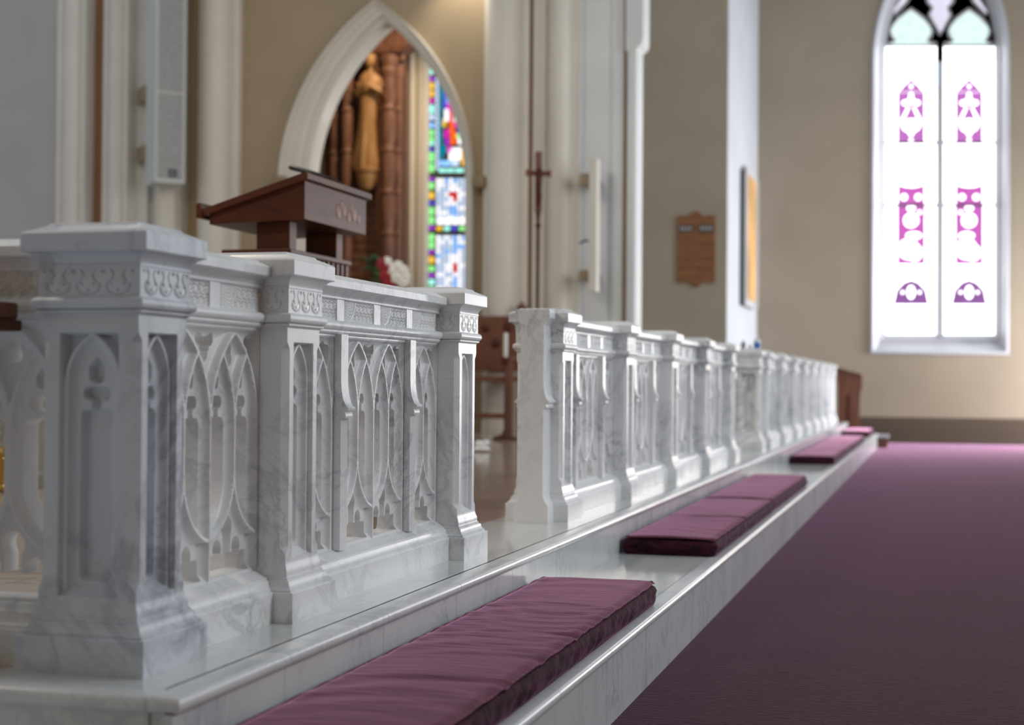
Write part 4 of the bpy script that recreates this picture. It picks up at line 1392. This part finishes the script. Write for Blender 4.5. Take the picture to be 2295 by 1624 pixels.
w0 = at(1080, 1010, 9.0)
cl = thing('folded_cloth', 'small crumpled white cloth lying on the floor in the gap', 'cloth', (w0.x, 9.0, 0))
q = MB()
for dx_, dz_, r_, sc_ in [(-.03, .022, .05, (1, .8, .42)), (.02, .022, .05, (1, .8, .42)), (-.02, .065, .035, (1.2, .8, .7)), (.035, .07, .030, (1, .8, .9)), (0, .05, .04, (1.2, .8, .6))]:
    q.ball((dx_, 0, dz_), r_, 12, 8, sc_)
q.build('crumpled_folds', 'white_cloth', cl)

# ------------------------------------------------------------------ hymn board, picture, bottles
hb = at(1561, 558, YH - .02)
hbo = thing('hymn_board', 'orange-brown wooden hymn board with scalloped top hanging on the taupe wall', 'hymn board', (hb.x, YH - .02, hb.z))
w2, h2 = .265, .47
lob = [(.06 * math.cos(a), .06 * math.sin(a)) for a in [R(180 - 20 * k) for k in range(10)]]
outl = [(-w2, -h2), (-.15, -h2), (-.12, -h2 + .02), (-.075, -h2)] + [(x, -h2 - .01 + (-z) * .9) for x, z in lob] + [(.075, -h2), (.12, -h2 + .02), (.15, -h2), (w2, -h2), (w2, h2), (.16, h2), (.12, h2 - .02), (.075, h2)] + [(-x, h2 + .01 + z * .9) for x, z in lob] + [(-.075, h2), (-.12, h2 - .02), (-.16, h2), (-w2, h2)]
plate(MB(), outl, [], -.045, 0).build('board', 'wood_orange', hbo, smooth=False)
for k in range(6):
    z = .20 - k * .115
    MB().box(-w2 + .02, w2 - .02, -.058, -.045, z - .012, z + .004, .002).build('rail', 'wood_orange', hbo, smooth=False)
for s in (-1, 1):
    sl_ = MB().box(s * .145 - .10, s * .145 + .10, -.056, -.044, .235, .335, .002).build('number_slot', 'slot_dark', hbo, smooth=False)
    for k in range(4):
        x = s * .145 - .07 + k * .045
        MB().box(x - .011, x + .011, -.060, -.055, .262, .312, .002).build('number_card', 'digit_white', sl_, smooth=False)
pf = thing('framed_picture', 'tall framed picture with silver edge seen edge-on at the pale wall strip', 'picture', (XS, 21.05, at(1680, 685, 20.6).z))
hp = at(1690, 383, 20.6).z - at(1680, 685, 20.6).z
MB().box(0, .075, -.66, .62, 0, hp, .006).build('case', 'frame_dark', pf, smooth=False)
q = MB()
q.prism([(-.66, 0), (.62, 0), (.62, hp), (.3, hp + .05), (-.02, hp + .12), (-.34, hp + .05), (-.66, hp)], 'x', .075, .10)
q.build('frame', 'silver_frame', pf, smooth=False)
MB().box(.098, .108, -.54, .50, .1, hp - .05).build('image', 'picture_amber', pf, smooth=False)
MB().box(.10, .135, .53, .62, .0, hp, .006).build('frame_edge', 'silver_frame', pf, smooth=False)
# things standing on the coping of the far return rail
zc_ = .822
def bottle(px, w_, py, mat, label, dy=0, body='clear_plastic'):
    p = at(px, 790, S3[0])
    h_ = at(px, py, S3[0]).z - zc_
    t = thing('bottle', label, 'bottle', (p.x, S3[0] + dy, zc_), 0, 'small containers on the far rail')
    MB().lathe([(w_ * .9, 0), (w_, .006), (w_, h_ * .62), (w_ * .85, h_ * .72), (w_ * .35, h_ * .80)], 0, 0, 16).build('body', body, t)
    MB().lathe([(w_ * 1.01, h_ * .12), (w_ * 1.02, h_ * .14), (w_ * 1.02, h_ * .55), (w_ * 1.01, h_ * .57)], 0, 0, 16).build('paper_label', mat, t)
    MB().lathe([(w_ * .4, h_ * .78), (w_ * .4, h_ * .9), (w_ * .2, h_ * .92), (w_ * .2, h_)], 0, 0, 12).build('pump', 'white_cloth', t)
    return t
bottle(1666, .022, 760, 'grey_plastic', 'small grey bottle on the far marble rail', 0, 'grey_plastic')
bottle(1681, .016, 770, 'pink_label', 'little bottle with pink label on the far marble rail')
bottle(1697, .029, 752, 'blue_plastic', 'taller bottle with blue label on the far marble rail')

# ------------------------------------------------------------------ prie-dieu at the far end of the rail
YP = 21.3
pd = thing('prie_dieu', 'reddish wooden kneeler desk with sloping top beyond the end of the rail', 'kneeler', (at(1905, 900, YP).x, YP, ZC))
xl_, xr_ = at(1878, 850, YP).x - pd.location.x, at(1930, 850, YP).x - pd.location.x
z8, z9, zb9 = at(1880, 828, YP).z - ZC, at(1930, 842, YP).z - ZC, 0
def pz(py): return at(1905, py, YP).z - ZC
side = [(xl_ + .07, 0), (xl_ + .05, pz(890)), (xl_ + .03, pz(870)), (xl_, pz(845)), (xl_, z8), (xr_, z9 - .01), (xr_, pz(868)), (xr_ - .03, pz(885)), (xr_ - .04, 0)]
MB().prism(side, 'y', -.30, -.26).build('side_panel', 'wood_red', pd, smooth=False)
MB().prism(side, 'y', .26, .30).build('side_panel', 'wood_red', pd, smooth=False)
MB().prism([(xl_ - .02, z8), (xr_ + .02, z9 - .01), (xr_ + .02, z9 + .025), (xl_ - .02, z8 + .035)], 'y', -.33, .33).build('desk_top', 'wood_brown', pd, smooth=False)
MB().box(xl_ + .14, xl_ + .19, -.312, -.299, .1, pz(885), .004).build('groove', 'wood_mahogany', pd, smooth=False)
MB().box(xl_ + .02, xl_ + .05, -.26, .26, .2, z8 - .05).build('back_panel', 'wood_red', pd, smooth=False)
# wooden block closing the far end of the kneeling step
eb = MB().box(-.05, .10, -.06, .06, 0, .15, .006)
o = thing('wooden_end_block', 'small brown wooden block with pale top at the far step end', 'block', (.60, 20.56, ZC))
eb.build('block', 'wood_brown', o, smooth=False)
MB().box(-.09, .12, -.09, .09, .15, .195, .012).build('pale_top', 'stone_white', o, smooth=False)

# ------------------------------------------------------------------ left foreground: wooden ledge, gilt candlestick, marble pedestal
yl = -.02
xr = at(48, 700, yl).x
z1_, z0_ = at(30, 674, yl).z, at(30, 740, yl).z
kd = thing('wooden_kneeler', 'brown wooden ledge end at the left edge before the side rail', 'kneeler', (xr - .395, yl, 0))
MB().box(-.35, .35, -.05, .06, z0_ + .022, z1_, .006).build('ledge', 'wood_red', kd, smooth=False)
MB().box(-.35, .355, -.055, .065, z0_, z0_ + .022, .004).build('ledge_moulding', 'wood_mahogany', kd, smooth=False)
for x in (-.30, .18):
    MB().box(x, x + .04, -.03, .03, 0, z0_, .004).build('leg', 'wood_red', kd, smooth=False)
gp = at(10, 1104, 4.0)
gd = thing('gilt_casket', 'low gilt footed casket glimpsed through the side rail opening', 'casket', (gp.x - .04, 4.0, 0))
MB().box(-.09, .09, -.09, .09, .045, .175, .012).build('base_block', 'gold', gd, smooth=False)
for sx in (-1, 1):
    for sy in (-1, 1):
        MB().ball((sx * .10, sy * .09, .024), .024, 12, 8, (1.5, 1, 1)).build('foot', 'gold', gd)
MB().loft([(.095, .095, .172), (.10, .10, .185), (.10, .10, .195), (.06, .06, .215)]).build('lid', 'gold', gd)
mp_ = thing('marble_pedestal', 'grey veined marble block behind the gilt casket', 'pedestal', (-3.4, 4.7, 0))
MB().loft([(.85, .4, 0), (.85, .4, .06), (.8, .36, .08), (.8, .36, .40), (.84, .4, .42), (.84, .4, .45)]).build('block', 'marble_grey', mp_)

# ------------------------------------------------------------------ chancel lamps
def spot(name, loc, to, power, col, size, rad):
    l = bpy.data.lights.new(name, 'SPOT')
    l.energy, l.color, l.spot_size, l.spot_blend, l.shadow_soft_size = power, col, R(size), .8, rad
    o = bpy.data.objects.new(name, l)
    COL.objects.link(o)
    o.location = loc
    o.rotation_euler = (Vector(to) - Vector(loc)).to_track_quat('-Z', 'Y').to_euler()
    return o
spot('statue_spotlight', (-4.2, 15.2, 6.3), (pb.x, YR, pb.z + .5), 420, (1.0, .78, .52), 50, .08)
spot('wall_wash_lamp', (at(1040, -120, 13.7).x, 13.55, at(1040, -150, 13.7).z), (at(1050, 90, YC).x, YC, at(1050, 90, YC).z), 60, (1, .93, .8), 80, .06)

def lamp(name, loc, power, col, rad):
    l = bpy.data.lights.new(name, 'POINT')
    l.energy, l.color, l.shadow_soft_size = power, col, rad
    o = bpy.data.objects.new(name, l)
    COL.objects.link(o)
    o.location = loc
lamp('sanctuary_lamp', (-3.4, .2, 4.4), 230, (1.0, .84, .66), .3)
lamp('sanctuary_lamp', (-3.4, 5.2, 4.8), 230, (1.0, .84, .66), .3)
